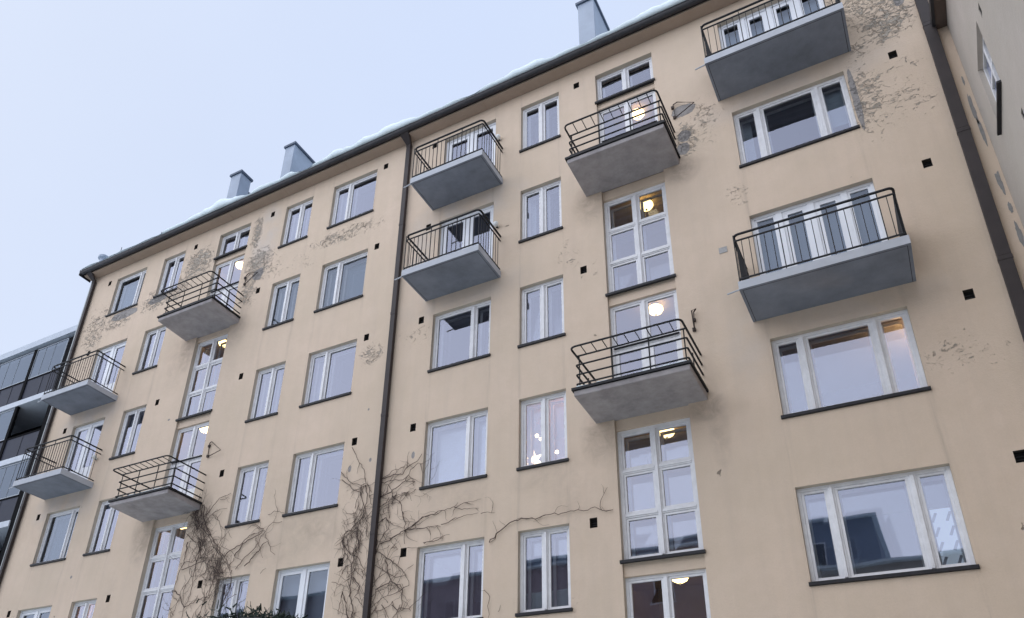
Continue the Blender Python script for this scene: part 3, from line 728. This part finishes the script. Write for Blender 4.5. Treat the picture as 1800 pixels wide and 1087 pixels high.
# ---- stair balconies, concrete with horizontal rails and a slatted top shelf
def stair_balcony(xc, zb):
    hw = 1.10; dp = 1.13
    s = MB()
    s.v += [(-hw, -dp, .035), (hw, -dp, .035), (hw, 0.06, 0), (-hw, 0.06, 0), (-hw, -dp, .15), (hw, -dp, .15), (hw, 0.06, .17), (-hw, 0.06, .17)]
    for q in ((0, 3, 2, 1), (4, 5, 6, 7), (0, 1, 5, 4), (1, 2, 6, 5), (2, 3, 7, 6), (3, 0, 4, 7)): s.f.append(q); s.m.append(0)
    o = s.build("balcony", M_conc, B, (xc, 0, zb), bevel=0.015)
    f = MB(); e_ = .035
    f.box(-hw - e_, hw + e_, -dp - e_, -dp + .03, .152, .205); f.box(-hw - e_, -hw + .03, -dp + .03, -.003, .152, .205); f.box(hw - .03, hw + e_, -dp + .03, -.003, .152, .205)
    f.build("edge_flashing", M_rail, o)
    r = MB(); yr = -1.04; hx = hw - .03; rad = .019
    def ring(z, y, rnd=.03, bk=-.01):
        pts = [(-hx, bk, z)]
        for (cx_, a0) in ((-hx + rnd, math.pi), (hx - rnd, 1.5 * math.pi)):
            for i in range(4):
                t = a0 + i / 3 * math.pi / 2; pts.append((cx_ + rnd * math.cos(t), y + rnd + rnd * math.sin(t), z))
        pts.append((hx, bk, z)); return pts
    for z in (.34, .55, .77): r.tube(ring(z, yr), rad, 6)
    zt = .985
    r.tube(ring(zt + .015, -1.34, .10), rad + .002, 6)
    r.tube([(-hx, -1.02, zt), (hx, -1.02, zt)], rad, 6)
    for i in range(1, 10):
        x = -hx + 2 * hx * i / 10; r.tube([(x, -1.34, zt + .013), (x, -1.02, zt)], .010, 5)
    for x in (-hx + .05, -.36, .36, hx - .05): r.tube([(x, -1.0, .17), (x, -1.0, zt)], .013, 5)
    for sx in (-1, 1): r.tube([(sx * (hx - .04), -.5, .17), (sx * (hx - .04), -.5, .77)], .011, 5)
    r.build("railing", M_rail, o)
    return o
sb = stair_balcony(-3.935, 9.50)
dup(sb, (-3.935, 0, 15.54), B)
dup(sb, (-17.06, 0, 15.44), B)
dup(sb, (-17.06, 0, 9.48), B)

# ---- eaves: soffit, gutter, roof, chimneys
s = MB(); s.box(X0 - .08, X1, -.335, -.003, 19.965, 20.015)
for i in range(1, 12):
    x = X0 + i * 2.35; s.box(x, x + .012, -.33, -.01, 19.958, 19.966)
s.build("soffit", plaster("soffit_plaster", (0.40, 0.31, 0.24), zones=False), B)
gt = MB()
prof = []
for i in range(9):
    t = math.pi + i / 8 * math.pi; prof.append((-.425 + .085 * math.cos(t), 20.075 + .095 * math.sin(t)))
prof += [(-.338, 20.16), (-.352, 20.16)] + [(-.425 + .070 * math.cos(math.pi + i / 8 * math.pi), 20.085 + .08 * math.sin(math.pi + i / 8 * math.pi)) for i in range(8, -1, -1)] + [(-.498, 20.11), (-.52, 20.10), (-.52, 20.075)]
gt.prism(prof, X0 - .15, X1)
gt.box(X0 - .15, X1, -.336, -.30, 20.016, 20.16)
gt.box(X0 - .17, X0 - .15, -.50, 0.0, 19.93, 20.17)
gt.build("gutter", M_gutter, B)
rf = MB(); rf.prism([(-.33, 20.17), (6, 22.3), (12.3, 20.15), (12.3, 20.02), (-.30, 20.02)], X0 - .15, X1)
roof = rf.build("roof", M_roof, B)
def chimney(x0, x1, y0, y1, z1, low=None, name="chimney"):
    c = MB(); c.box(x0, x1, y0, y1, 20.4, z1 - .12)
    if low: c.box(x0 + .05, x1 - .05, y1 - .01, low[0], 20.4, low[1])
    o = c.build(name, M_zinc, roof, bevel=.01)
    k = MB(); k.box(x0 - .05, x1 + .05, y0 - .05, y1 + .05, z1 - .12, z1 - .03); k.box(x0 + .02, x1 - .02, y0 + .02, y1 - .02, z1 - .03, z1)
    k.build("chimney_cap", M_cap, o)
    if low:
        k = MB(); k.box(x0 + .02, x1 + .01, y1 - .01, low[0] + .03, low[1], low[1] + .10); k.build("chimney_cap", M_cap, o)
chimney(-16.58, -16.15, 1.03, 3.3, 24.02)
chimney(-5.42, -4.93, 1.03, 2.22, 24.28, (2.65, 23.4))
chimney(-19.17, -18.67, 1.03, 1.55, 23.85, (2.1, 23.1))
c = MB(); c.lathe([(.13, 0), (.13, .55), (.2, .58), (.2, .66), (.10, .74), (0.01, .76)], (-23.78, -.12, 20.15), 14); c.build("roof_vent", M_zinc, roof)
for x, hh in ((-23.05, .85), (-20.9, .7), (-20.3, .6)):
    c = MB(); c.tube([(x, 0.0, 20.25), (x, 0, 20.25 + hh)], .012, 5); c.build("roof_rod", M_gutter, roof)

# ---- downpipes
def downpipe(xt, xb, y0, y1, hw, ztop, zbot=0, hopper=True, m=M_pipe):
    p = MB(); z = ztop; k = 0
    def xx(z): return xb + (xt - xb) * (z - zbot) / (ztop - zbot)
    zz = [ztop]
    while zz[-1] > zbot + 3: zz.append(zz[-1] - 2.95)
    zz.append(zbot)
    for a, b in zip(zz[:-1], zz[1:]):
        xa, xb_ = xx(a), xx(b); i = len(p.v)
        p.v += [(xb_ - hw, y0, b), (xb_ + hw, y0, b), (xb_ + hw, y1, b), (xb_ - hw, y1, b), (xa - hw, y0, a), (xa + hw, y0, a), (xa + hw, y1, a), (xa - hw, y1, a)]
        for q in ((0, 3, 2, 1), (4, 5, 6, 7), (0, 1, 5, 4), (1, 2, 6, 5), (2, 3, 7, 6), (3, 0, 4, 7)): p.f.append(tuple(i + t for t in q)); p.m.append(0)
        p.box(xa - hw - .006, xa + hw + .006, y0 - .006, y1 - .001, a - .1, a - .02)
    if hopper:
        i = len(p.v); z0, z1 = ztop - .02, ztop + .24
        p.v += [(xt - hw, y0, z0), (xt + hw, y0, z0), (xt + hw, y1, z0), (xt - hw, y1, z0), (xt - hw - .1, -.47, z1), (xt + hw + .1, -.47, z1), (xt + hw + .1, -.345, z1), (xt - hw - .1, -.345, z1)]
        for q in ((0, 3, 2, 1), (4, 5, 6, 7), (0, 1, 5, 4), (1, 2, 6, 5), (2, 3, 7, 6), (3, 0, 4, 7)): p.f.append(tuple(i + t for t in q)); p.m.append(0)
    return p.build("downpipe", m, B, bevel=.006)
downpipe(-10.26, -10.16, -.13, -.03, .068, 19.80)
downpipe(2.33, 2.0, -.12, -.03, .10, 19.80)
downpipe(-23.98, -24.02, -.12, -.03, .06, 19.80, m=M_pipe)
cs = MB(); cs.box(X0 - .02, X0 + .10, -.035, -.003, 0, 19.9); cs.build("corner_strip", mat("grey_corner_strip", (.36, .38, .38), .5), B)

# ---- wall lamps by the balcony doors, iron brackets, junction box
for (x, z) in ((-7.36, 18.62), (-7.36, 15.60), (-20.98, 12.0)):
    l = MB(); l.lathe([(.0, -.03), (.04, -.03), (.04, .03), (.0, .03)], (x, -.03, z - .02), 10)
    l.box(x - .03, x + .03, -.05, -.004, z - .05, z + .02)
    o = l.build("wall_lamp", M_lampwhite, B)
    q = MB(); q.lathe([(.001, -.075), (.04, -.06), (.068, -.01), (.06, .045), (.03, .07), (.001, .075)], (x, -.10, z), 12); q.build("globe", M_lampwhite, o, smooth=True)
def bracket(pts, bolts):
    b = MB(); b.tube(pts + [pts[0]], .013, 6)
    for (x, z) in bolts: b.box(x - .03, x + .03, -.05, -.003, z - .035, z + .035)
    return b.build("iron_bracket", M_iron, B)
bracket([(-2.90, -.04, 11.50), (-2.84, -.10, 11.52), (-2.88, -.30, 11.36), (-2.92, -.04, 11.08)], [(-2.91, 11.32), (-2.93, 11.1)])
bracket([(-16.08, -.03, 11.45), (-15.99, -.05, 11.47), (-15.50, -.12, 11.08), (-16.05, -.03, 11.03)], [(-16.08, 11.36), (-16.06, 11.05)])
bracket([(-16.02, -.03, 17.20), (-15.9, -.05, 17.24), (-15.45, -.12, 17.06), (-16.0, -.03, 16.85)], [(-16.05, 17.12), (-16.02, 16.87)])
bracket([(-2.82, -.03, 17.38), (-2.72, -.05, 17.40), (-2.34, -.10, 17.13), (-2.80, -.03, 16.95)], [(-2.84, 17.3), (-2.82, 16.97)])
j = MB(); j.box(-2.27, -2.11, -.012, -.002, 12.76, 12.90); j.build("cover_plate", mat("grey_plate", (.35, .34, .33), .6, nscale=12, namt=.2), B)

# ------------------------------------------------------------------ snow on the roof edge and balconies
sn = MB(); n = 340; rows = []
for i in range(n + 1):
    x = X0 - .12 + (X1 - X0 + .1) * i / n
    a = noise.noise(Vector((x * .55, 3.3, 0))); b2 = noise.noise(Vector((x * 1.7, 9.1, 0))); c_ = noise.noise(Vector((x * 6, 1.1, 0)))
    h = max(.04, .15 + .19 * a + .11 * b2 + .03 * c_)
    if x < -20.6: h = .03 + .02 * (1 + b2)
    lip = -.50 - max(0, (h - .05)) * .42 - .03 * b2
    sag = 20.155 - max(0, h - .12) * .25
    prof = [(-.34, 20.15), (lip + .04, sag - .01), (lip, sag + .03), (lip - .015, sag + h * .5), (lip + .05, 20.16 + h * .9), (lip + .18, 20.20 + h * 1.15), (.4, 20.42 + h * 1.2), (3.0, 21.3 + h), (6.0, 22.38 + h)]
    rows.append([(x, y, z) for y, z in prof])
for i in range(n):
    for k in range(len(rows[0]) - 1):
        sn.quad(rows[i][k], rows[i + 1][k], rows[i + 1][k + 1], rows[i][k + 1])
so_ = sn.build("snow", M_snow, smooth=True); tag(so_, kind='stuff')
bm = bmesh.new(); bm.from_mesh(so_.data); bmesh.ops.remove_doubles(bm, verts=bm.verts, dist=.0005); bm.to_mesh(so_.data); bm.free()
for p in so_.data.polygons: p.use_smooth = True
sn = MB()
for (xc, zb) in ((-3.935, 9.5), (-3.935, 15.54), (-17.06, 15.44), (-17.06, 9.48)):
    n = 44; hw = 1.05; rws = []
    for i in range(n + 1):
        x = xc - hw + 2 * hw * i / n; h = .05 + .03 * noise.noise(Vector((x * 4, zb, 0))) + .015 * noise.noise(Vector((x * 15, zb, 3)))
        rws.append([(x, -1.125, zb + .205), (x, -1.12, zb + .205 + h * .7), (x, -1.06, zb + .205 + h), (x, -.5, zb + .2 + h), (x, -.1, zb + .18 + h * .4)])
    for i in range(n):
        for k in range(4): sn.quad(rws[i][k], rws[i + 1][k], rws[i + 1][k + 1], rws[i][k + 1])
tag(sn.build("snow", M_snow, smooth=True), kind='stuff')

# ------------------------------------------------------------------ lamps in the stairwells
lamp0 = None
M_glow = emit("lamp_glass_glow", (1.0, 0.70, 0.30), 6.5)
spots = [(-3.87, .80, z) for z in (18.60, 15.54, 12.54, 9.54, 6.56)] + [(-17.15, .62, z) for z in (18.60, 15.54, 12.54, 9.54)]
names = ["behind the balcony doors under the roof, right stairwell", "in the tall window below the top stair balcony, right stairwell",
         "behind the doors of the lower stair balcony, right stairwell", "in the tall window under the lower stair balcony, right stairwell",
         "in the lowest right stairwell door, at the bottom edge",
         "behind the balcony doors under the roof, left stairwell", "in the tall window below the top stair balcony, left stairwell",
         "behind the doors of the lower stair balcony, left stairwell", "in the tall window under the lower stair balcony, left stairwell"]
for (x, y, z), nm in zip(spots, names):
    lb = "lit warm ceiling lamp " + nm
    if lamp0 is None:
        lamp0 = thing("ceiling_lamp", lb, "lamp", (x, y, z), "lit stairwell ceiling lamps")
        a = MB(); a.lathe([(.001, 0), (.11, 0), (.12, -.03), (.10, -.04)], (0, 0, 0), 18); a.build("base", M_lampwhite, lamp0)
        a = MB(); a.lathe([(.10, -.03), (.155, -.06), (.165, -.11), (.13, -.17), (.06, -.21), (.001, -.22)], (0, 0, 0), 20); a.build("lamp_shade", M_glow, lamp0, smooth=True)
        a = MB(); a.lathe([(.02, -.215), (.025, -.235), (.012, -.26), (.001, -.262)], (0, 0, 0), 8); a.build("finial", M_lampwhite, lamp0)
    else:
        o = dup(lamp0, (x, y, z)); o['label'] = lb

# lit room of the wide right-hand window: unseen lamp right of the pane, placed to light the ceiling
rw = [o for o in B.children if o.name.startswith("window") and any(c.name.startswith("wooden_ceiling") for c in o.children)][0]
a = MB(); a.lathe([(.001, .12), (.07, .10), (.12, 0), (.08, -.10), (.001, -.12)], (.98, .62, 9.95), 14)
a.build("room_lamp", emit("room_lamp_glow", (1, .55, .22), 120), rw)

for o in list(B.children):
    mats_ = [c.data.materials[0] for c in o.children if c.type == 'MESH' and c.data.materials]
    if M_warmroom in mats_:
        xb = max(v.co.x for v in o.data.vertices); zt_ = max(v.co.z for v in o.data.vertices)
        a = MB(); a.lathe([(.001, .1), (.08, .07), (.10, 0), (.07, -.08), (.001, -.1)], (xb + .3, .9, zt_ - .3), 12)
        a.build("room_lamp", bpy.data.materials.get("warm_room_lamp") or emit("warm_room_lamp", (1, .62, .48), 50), o)  # added lamp out of view, brightens the warm rooms

# paper star and small lights in the lit middle window
def star(name, label, loc, r, m, pts=5):
    s = MB(); P_ = []
    for i in range(pts * 2):
        t = math.pi / 2 + i * math.pi / pts; q = r if i % 2 == 0 else r * .42; P_.append((q * math.cos(t), 0, q * math.sin(t)))
    n = len(P_); s.v += P_ + [(0, -r * .3, 0), (0, r * .3, 0)]
    for i in range(n):
        s.f += [(i, (i + 1) % n, n), ((i + 1) % n, i, n + 1)]; s.m += [0, 0]
    o = s.build(name, m, None, loc); tag(o, label, "star lamp"); return o
M_star = emit("paper_star_glow", (1, .74, .45), 3.2)
star("star_lamp", "large glowing paper star standing low in the pink lit window", (-6.62, .47, 9.22), .26, M_star, 6)
star("star_lamp", "small orange star hanging at the edge of the window with green cloth", (-5.74, .42, 7.02), .09, emit("orange_star_glow", (1, .40, .16), 4))
for i, (x, z, nm) in enumerate(((-6.53, 9.78, "upper round fairy light above the paper star"), (-6.44, 9.68, "smallest fairy light right of the upper one above the star"), (-6.08, 9.30, "lower round fairy light right of the window post"))):
    s = MB(); s.lathe([(.001, .04), (.03, .028), (.042, 0), (.03, -.028), (.001, -.04)], (0, 0, 0), 10)
    tag(s.build("fairy_light", M_bulb, None, (x, .45, z)), nm, "fairy light", "fairy lights in the pink lit window")

# white perforated screen inside the bottom right wide window
sc2 = MB(); x0, x1, z0, z1 = 0.18, 0.58, 5.95, 6.95
M_scr = emit("backlit_white_screen", (.72, .80, .92), .35)  # weak glow put into the screen itself, nothing lights it from behind
sc2.box(x0, x1, .46, .475, z0, z1, 0)
for r_ in range(4):
    for c_ in range(2):
        cx_ = x0 + .10 + c_ * .2; cz_ = z0 + .14 + r_ * .24
        sc2.v += [(cx_ - .055, .452, cz_ - .07), (cx_ - .015, .452, cz_ - .08), (cx_ + .055, .452, cz_ + .07), (cx_ + .015, .452, cz_ + .08)]
        i = len(sc2.v) - 4; sc2.f.append((i, i + 1, i + 2, i + 3)); sc2.m.append(1)
tag(sc2.build("slotted_screen", [M_scr, M_gblind]), "pale screen with slanted slots standing inside the bottom right wide window", "screen")
pn = MB(); pn.box(-11.78, -11.60, .17, .173, 6.02, 6.22); tag(pn.build("paper_note", M_lampwhite), "small white paper note on the right pane of the window above the garland", "note")
# ------------------------------------------------------------------ wing on the right
WG = thing("apartment_building", "plain plastered side wing at right with brown eave and one small window", "building", (2.57, 0, 0))
w = MB(); xw = 0.0; op = [(-2.05, -.95, 12.80, 14.28), (-2.56, -2.42, 13.88, 14.10), (-2.55, -2.41, 11.50, 11.72)]
ys = sorted({-19.5, -0.001} | {o[i] for o in op for i in (0, 1)}); zs = sorted({0.0, 16.72} | {o[i] for o in op for i in (2, 3)})  # wing lengthened unseen past the camera to darken the facade's right side
for i in range(len(ys) - 1):
    for j in range(len(zs) - 1):
        cy, cz = (ys[i] + ys[i + 1]) / 2, (zs[j] + zs[j + 1]) / 2
        if any(o[0] < cy < o[1] and o[2] < cz < o[3] for o in op): continue
        w.quad((xw, ys[i + 1], zs[j]), (xw, ys[i], zs[j]), (xw, ys[i], zs[j + 1]), (xw, ys[i + 1], zs[j + 1]))
for (a, b, c, d) in op:
    dp = .13
    for q in (((0, a, c), (0, a, d), (dp, a, d), (dp, a, c)), ((0, b, d), (0, b, c), (dp, b, c), (dp, b, d)), ((0, a, d), (0, b, d), (dp, b, d), (dp, a, d)), ((0, b, c), (0, a, c), (dp, a, c), (dp, b, c))): w.quad(*q)
w.quad((0, -19.5, 0), (9, -19.5, 0), (9, -19.5, 16.72), (0, -19.5, 16.72)); w.quad((9, -19.5, 0), (9, -.001, 0), (9, -.001, 16.72), (9, -19.5, 16.72))
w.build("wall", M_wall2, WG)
for (a, b, c, d) in op[1:]:
    v = MB(); v.box(.012, .12, a + .003, b - .003, c + .003, d - .003); v.build("vent", M_dark, WG)
f = MB(); a, b, c, d = op[0]
def yz(f, y0, y1, z0, z1, x0, x1): f.box(x0, x1, y0, y1, z0, z1)
yz(f, a, a + .06, c, d, .08, .17); yz(f, b - .06, b, c, d, .08, .17); yz(f, a + .06, b - .06, c, c + .06, .08, .17); yz(f, a + .06, b - .06, d - .06, d, .08, .17)
yz(f, (a + b) / 2 - .05, (a + b) / 2 + .05, c + .06, d - .06, .07, .165); yz(f, a + .06, (a + b) / 2 - .05, c + .9, c + .97, .085, .16); yz(f, (a + b) / 2 + .05, b - .06, c + .9, c + .97, .085, .16)
fo = f.build("window", M_frame, WG, bevel=.004)
for (p0, p1) in ((a + .06, (a + b) / 2 - .05), ((a + b) / 2 + .05, b - .06)):
    p = MB(); p.quad((.12, p0, c + .06), (.12, p1, c + .06), (.12, p1, d - .06), (.12, p0, d - .06)); p.build("pane", M_glass, fo)
s = MB(); s.box(-.06, .09, a - .04, b + .04, c - .045, c + .004); s.build("sill", M_sill, fo)
r = MB(); r.quad((1.8, a - .4, c - .5), (1.8, b + .4, c - .5), (1.8, b + .4, d + .2), (1.8, a - .4, d + .2)); r.quad((.18, a - .4, d + .2), (.18, b + .4, d + .2), (1.8, b + .4, d + .2), (1.8, a - .4, d + .2))
r.quad((.18, a - .4, c - .5), (1.8, a - .4, c - .5), (1.8, a - .4, d + .2), (.18, a - .4, d + .2)); r.quad((.18, b + .4, c - .5), (1.8, b + .4, c - .5), (1.8, b + .4, d + .2), (.18, b + .4, d + .2)); r.quad((.18, a - .4, c - .5), (.18, b + .4, c - .5), (1.8, b + .4, c - .5), (1.8, a - .4, c - .5))
r.build("room", M_room, fo)
s = MB(); s.box(-.20, 0.0, -19.5, -.004, 16.66, 16.72); s.build("soffit", mat("brown_soffit", (.10, .07, .055), .7, nscale=3, namt=.2), WG)
s = MB(); s.box(-.26, -.202, -19.5, -.004, 16.64, 16.80); s.build("gutter", M_gutter, WG)
s = MB(); i = 0
s.v += [(-.23, -19.6, 16.82), (-.23, -.004, 16.82), (9, -.004, 19.3), (9, -19.6, 19.3), (-.23, -19.6, 16.805), (-.23, -.004, 16.805), (9, -.004, 16.805), (9, -19.6, 16.805)]
for q in ((0, 1, 2, 3), (4, 7, 6, 5), (0, 3, 7, 4), (1, 5, 6, 2), (0, 4, 5, 1), (2, 6, 7, 3)): s.f.append(q); s.m.append(0)
s.build("roof", M_roof, WG)
# grey plaster repairs down the inner corner of the wing
def blob(xc, zc, ry, rz, nm="plaster_repair"):
    b = MB(); n = 22; P_ = []
    for k in range(n):
        t = 2 * math.pi * k / n; q = 1 + .45 * noise.noise(Vector((math.cos(t) * 2.5, math.sin(t) * 2.5, zc)))
        P_.append((xc + ry * q * math.cos(t), -.006, zc + rz * q * math.sin(t)))
    b.v += P_; b.f.append(tuple(range(n))); b.m.append(0)
    return b.build(nm, M_rep, B)
M_rep = mat("grey_repair_mortar", (.26, .25, .24), .95, nscale=8, namt=.15, bump=.5, bscale=30)
blob(2.50, 15.1, .016, .13); blob(2.49, 14.35, .03, .38); blob(2.50, 13.75, .028, .34); blob(2.49, 12.5, .034, .30); blob(2.50, 11.93, .03, .13); blob(2.49, 11.35, .034, .25); blob(2.5, 10.4, .03, .25)

# ------------------------------------------------------------------ neighbour on the left with glazed balconies
NB = thing("apartment_building", "modern block at far left with glazed balconies and black end wall", "building", (-31.7, 4.0, 0))
ox = -31.7
M_black = mat("black_cladding", (.005, .005, .006), .8, nscale=2, namt=.2, spec=.05)
M_fascia = mat("light_grey_fascia", (.42, .46, .52), .6, nscale=2, namt=.06)
M_nslab = mat("white_slab_edge", (.50, .53, .58), .7, nscale=3, namt=.08)
M_npanel = mat("smoked_parapet_glass", (.030, .033, .050), .5, nscale=2, namt=.1, spec=.12)
M_nglass = glass("balcony_glazing", .06, (.46, .53, .64), .003, (.16, .18, .21))
M_alu = mat("aluminium_rail", (.02, .022, .03), .5, .0, spec=.2)
b = MB(); b.box(-.03, .55, 0.02, 14, 0, 22.2); b.box(-20, -.03, 1.75, 14, 0, 22.2); b.build("wall", M_black, NB)
b = MB(); b.box(-20, .62, -.12, 14, 22.36, 22.70); b.box(-20, .60, .25, 14, 22.25, 22.36); b.build("roof", M_fascia, NB)
NL = 7
for k in range(NL):
    zt = 19.43 - 3.12 * k
    s = MB(); s.box(-20, -.05, -.02, 1.74, zt - .27, zt); so2 = s.build("floor_slab", [M_nslab], NB)
    for bi, (xa, xb) in enumerate(((-2.42, -.10), (-5.4, -2.62), (-8.4, -5.6))):
        bal = MB(); bal.box(xa - .2, xa, .0, .12, zt, zt + 2.83)
        bal.box(xa, xb, .02, .07, zt + 1.08, zt + 1.15)
        bal.build("post", M_black, NB)
        pr = MB(); nseg = 2 if bi == 0 else 3
        for q in range(nseg + 1):
            x = xa + (xb - xa) * q / nseg; pr.box(x - .015, x + .015, .03, .06, zt + .03, zt + 1.08)
        pr.box(xa, xb, .032, .058, zt + .005, zt + .03)
        po = pr.build("parapet", M_alu, NB)
        q = MB(); q.quad((xa, .045, zt + .04), (xb, .045, zt + .04), (xb, .045, zt + 1.08), (xa, .045, zt + 1.08)); q.build("panel", M_npanel, po)
        if not (bi == 0 and k == 1) and not (bi == 0 and k == 3):
            gz = MB(); frame_bars(gz, xa + .01, xb - .02, zt + 1.155, zt + 2.80, .03, .06, .045)
            for t_ in (1, 2):
                x = xa + (xb - xa) * t_ / 3 * .9; gz.box(x - .006, x + .006, .035, .055, zt + 1.2, zt + 2.76)
            go2 = gz.build("balcony_glazing", mat("glazing_frame", (.28, .31, .35), .5) if k == 0 and bi == 0 else bpy.data.materials["glazing_frame"], NB)
            q = MB(); q.quad((xa + .05, .045, zt + 1.2), (xb - .06, .045, zt + 1.2), (xb - .06, .047, zt + 2.76), (xa + .05, .047, zt + 2.76)); q.build("pane", M_nglass, go2)

# ------------------------------------------------------------------ houses across the street (seen in the window glass)
def opposite(x0, x1, yf, zt, colr, label, rows, cols, ridge=2.2):
    o = thing("apartment_building", label, "building", ((x0 + x1) / 2, yf, 0)); h = (x1 - x0) / 2
    b = MB(); b.box(-h, h, -11, 0, 0, zt); b.build("wall", mat("plaster", colr, .9, nscale=.6, namt=.15), o)
    b = MB(); n = [(0.35, zt), (0.35, zt + .12), (-5.5, zt + ridge), (-11.3, zt + .12), (-11.3, zt)]
    b.prism(n, -h - .3, h + .3); b.build("roof", M_snow, o)
    M_ow = mat("dark_pane", (.02, .022, .03), .15)
    for r_ in range(rows):
        for c_ in range(cols):
            x = -h + (c_ + .7) * (2 * h) / (cols + .4); z = zt - 2.2 - r_ * 3.0
            if z < 1.5: continue
            f = MB(); frame_bars(f, x - .7, x + .7, z - .75, z + .75, .005, .05, .07); f.box(x - .03, x + .03, .005, .05, z - .68, z + .68)
            fo = f.build("window", M_pvc, o); q = MB(); q.quad((x - .63, .01, z - .68), (x + .63, .01, z - .68), (x + .63, .01, z + .68), (x - .63, .01, z + .68)); q.build("pane", M_ow, fo)
    return o
opposite(-60, -9.2, -28, 17.2, (.44, .35, .36), "red brown block with snowy roof, mirrored in the lowest windows", 4, 12)
opposite(-9.0, 9.5, -28, 15.2, (.46, .42, .38), "lower brown house mirrored along the bottom of the wide right window", 4, 5, 1.6)
opposite(-26, -1.9, -41, 22.6, (.20, .24, .31), "dark blue grey block mirrored above the brown house in the right window", 3, 7, .6)

# ------------------------------------------------------------------ leafless climbers on the facade
def vine(name, label, lines, seed, twigs, tangles=()):
    rnd = random.Random(seed); m = MB()
    def grow(p, ang, L, r, depth=0):
        pts = [(p[0], -.022, p[1])]; a = ang; x, z = p; step = .07
        for i in range(int(L / step)):
            a += rnd.gauss(0, .33); x += math.cos(a) * step; z += math.sin(a) * step
            pts.append((x, -.018 - rnd.random() * .02, z))
            if depth < 2 and rnd.random() < .12: grow((x, z), a + rnd.choice((-1, 1)) * rnd.uniform(.5, 1.1), L * .5, r * .65, depth + 1)
        m.tube(pts, r, 4, 0, r * .4)
    for li, l in enumerate(lines):
        th = .0055 if len(l) < 5 else .0085
        pts = []
        for (a, b) in zip(l[:-1], l[1:]):
            d = math.hypot(b[0] - a[0], b[1] - a[1]); n = max(1, int(d / .07))
            for i in range(n):
                t = i / n; s = .022
                pts.append((a[0] + (b[0] - a[0]) * t + rnd.gauss(0, s * .6), -.02 - rnd.random() * .03, a[1] + (b[1] - a[1]) * t + rnd.gauss(0, s * .6)))
        pts.append((l[-1][0], -.02, l[-1][1]))
        m.tube(pts, th * rnd.uniform(.9, 1.5), 5, 0, th * .6)
        for k in range(0, len(pts), 3):
            if rnd.random() < twigs:
                p = pts[k]; grow((p[0], p[2]), rnd.uniform(0, 6.28), rnd.uniform(.15, .6), rnd.uniform(.003, .0065), 1)
    for (x, z, rx, rz, n, ang) in tangles:
        for i in range(n):
            grow((x + rnd.gauss(0, rx), z + rnd.gauss(0, rz)), ang + rnd.gauss(0, .5) + rnd.choice((0, math.pi)), rnd.uniform(.25, .7), rnd.uniform(.003, .0065), 1)
    o = m.build(name, M_vine); tag(o, label, "climbing plant"); return o
vine("climbing_vine", "bare brown vine climbing beside the middle downpipe with long runners to the right", VINE_PIPE, 3, .40,
     [(-10.72, 8.1, .13, .45, 40, 1.5), (-10.6, 6.6, .22, .6, 40, 1.6), (-9.75, 6.8, .28, .6, 30, 1.4), (-9.6, 8.75, .35, .14, 22, .35), (-10.85, 7.3, .14, .5, 26, 1.7), (-9.9, 8.0, .16, .3, 12, 1.4)])
vine("climbing_vine", "bare brown vine hanging thickly below the lower left stair balcony over a window", VINE_STAIR, 5, .38,
     [(-15.9, 9.1, .14, .22, 60, 2.0), (-15.6, 8.5, .13, .22, 60, 2.2), (-15.1, 7.95, .16, .18, 60, 2.3), (-14.8, 7.55, .14, .13, 50, 2.4), (-15.0, 6.6, .22, .5, 36, 1.6), (-16.1, 9.5, .2, .12, 24, 2), (-15.9, 7.2, .35, .7, 20, 1.7)])

# ------------------------------------------------------------------ fir garland over an arch in the courtyard
AR = thing("garden_arch", "round metal arch in the courtyard, its top just entering the bottom edge", "arch", (-3.55, -10.0, 0))
cx_, cz_, ra = 0.0, 1.95, .88
a = MB()
for dy in (-.18, .18):
    pts = [(-ra, dy, 0)] + [(ra * math.cos(math.pi - math.pi * i / 24), dy, cz_ + ra * math.sin(math.pi * i / 24)) for i in range(25)] + [(ra, dy, 0)]
    a.tube(pts, .014, 6)
for i in range(1, 24, 2):
    t = math.pi * i / 24; a.tube([(ra * math.cos(t), -.18, cz_ + ra * math.sin(t)), (ra * math.cos(t), .18, cz_ + ra * math.sin(t))], .008, 5)
a.build("arch_frame", M_gutter, AR)
gl = MB(); rnd = random.Random(4)
for i in range(4200):
    t = math.pi * rnd.uniform(.12, .88); rr_ = ra + .03 + rnd.gauss(0, .018)
    base = Vector((-3.55 + rr_ * math.cos(t), -10.0 + rnd.gauss(0, .13), cz_ + rr_ * math.sin(t)))
    d = Vector((math.cos(t) * rnd.uniform(-.2, 1) + rnd.gauss(0, .6), rnd.gauss(0, .6), math.sin(t) * rnd.uniform(-.3, 1) + rnd.gauss(0, .3))).normalized()
    L_ = rnd.uniform(.025, .06); s_ = d.cross(Vector((rnd.random(), rnd.random(), rnd.random()))).normalized() * .006
    gl.quad(base - s_, base + s_, base + d * L_ + s_ * .6, base + d * L_ - s_ * .6)
tag(gl.build("fir_garland", M_fir), "dark green fir garland draped over the white metal arch", "garland")
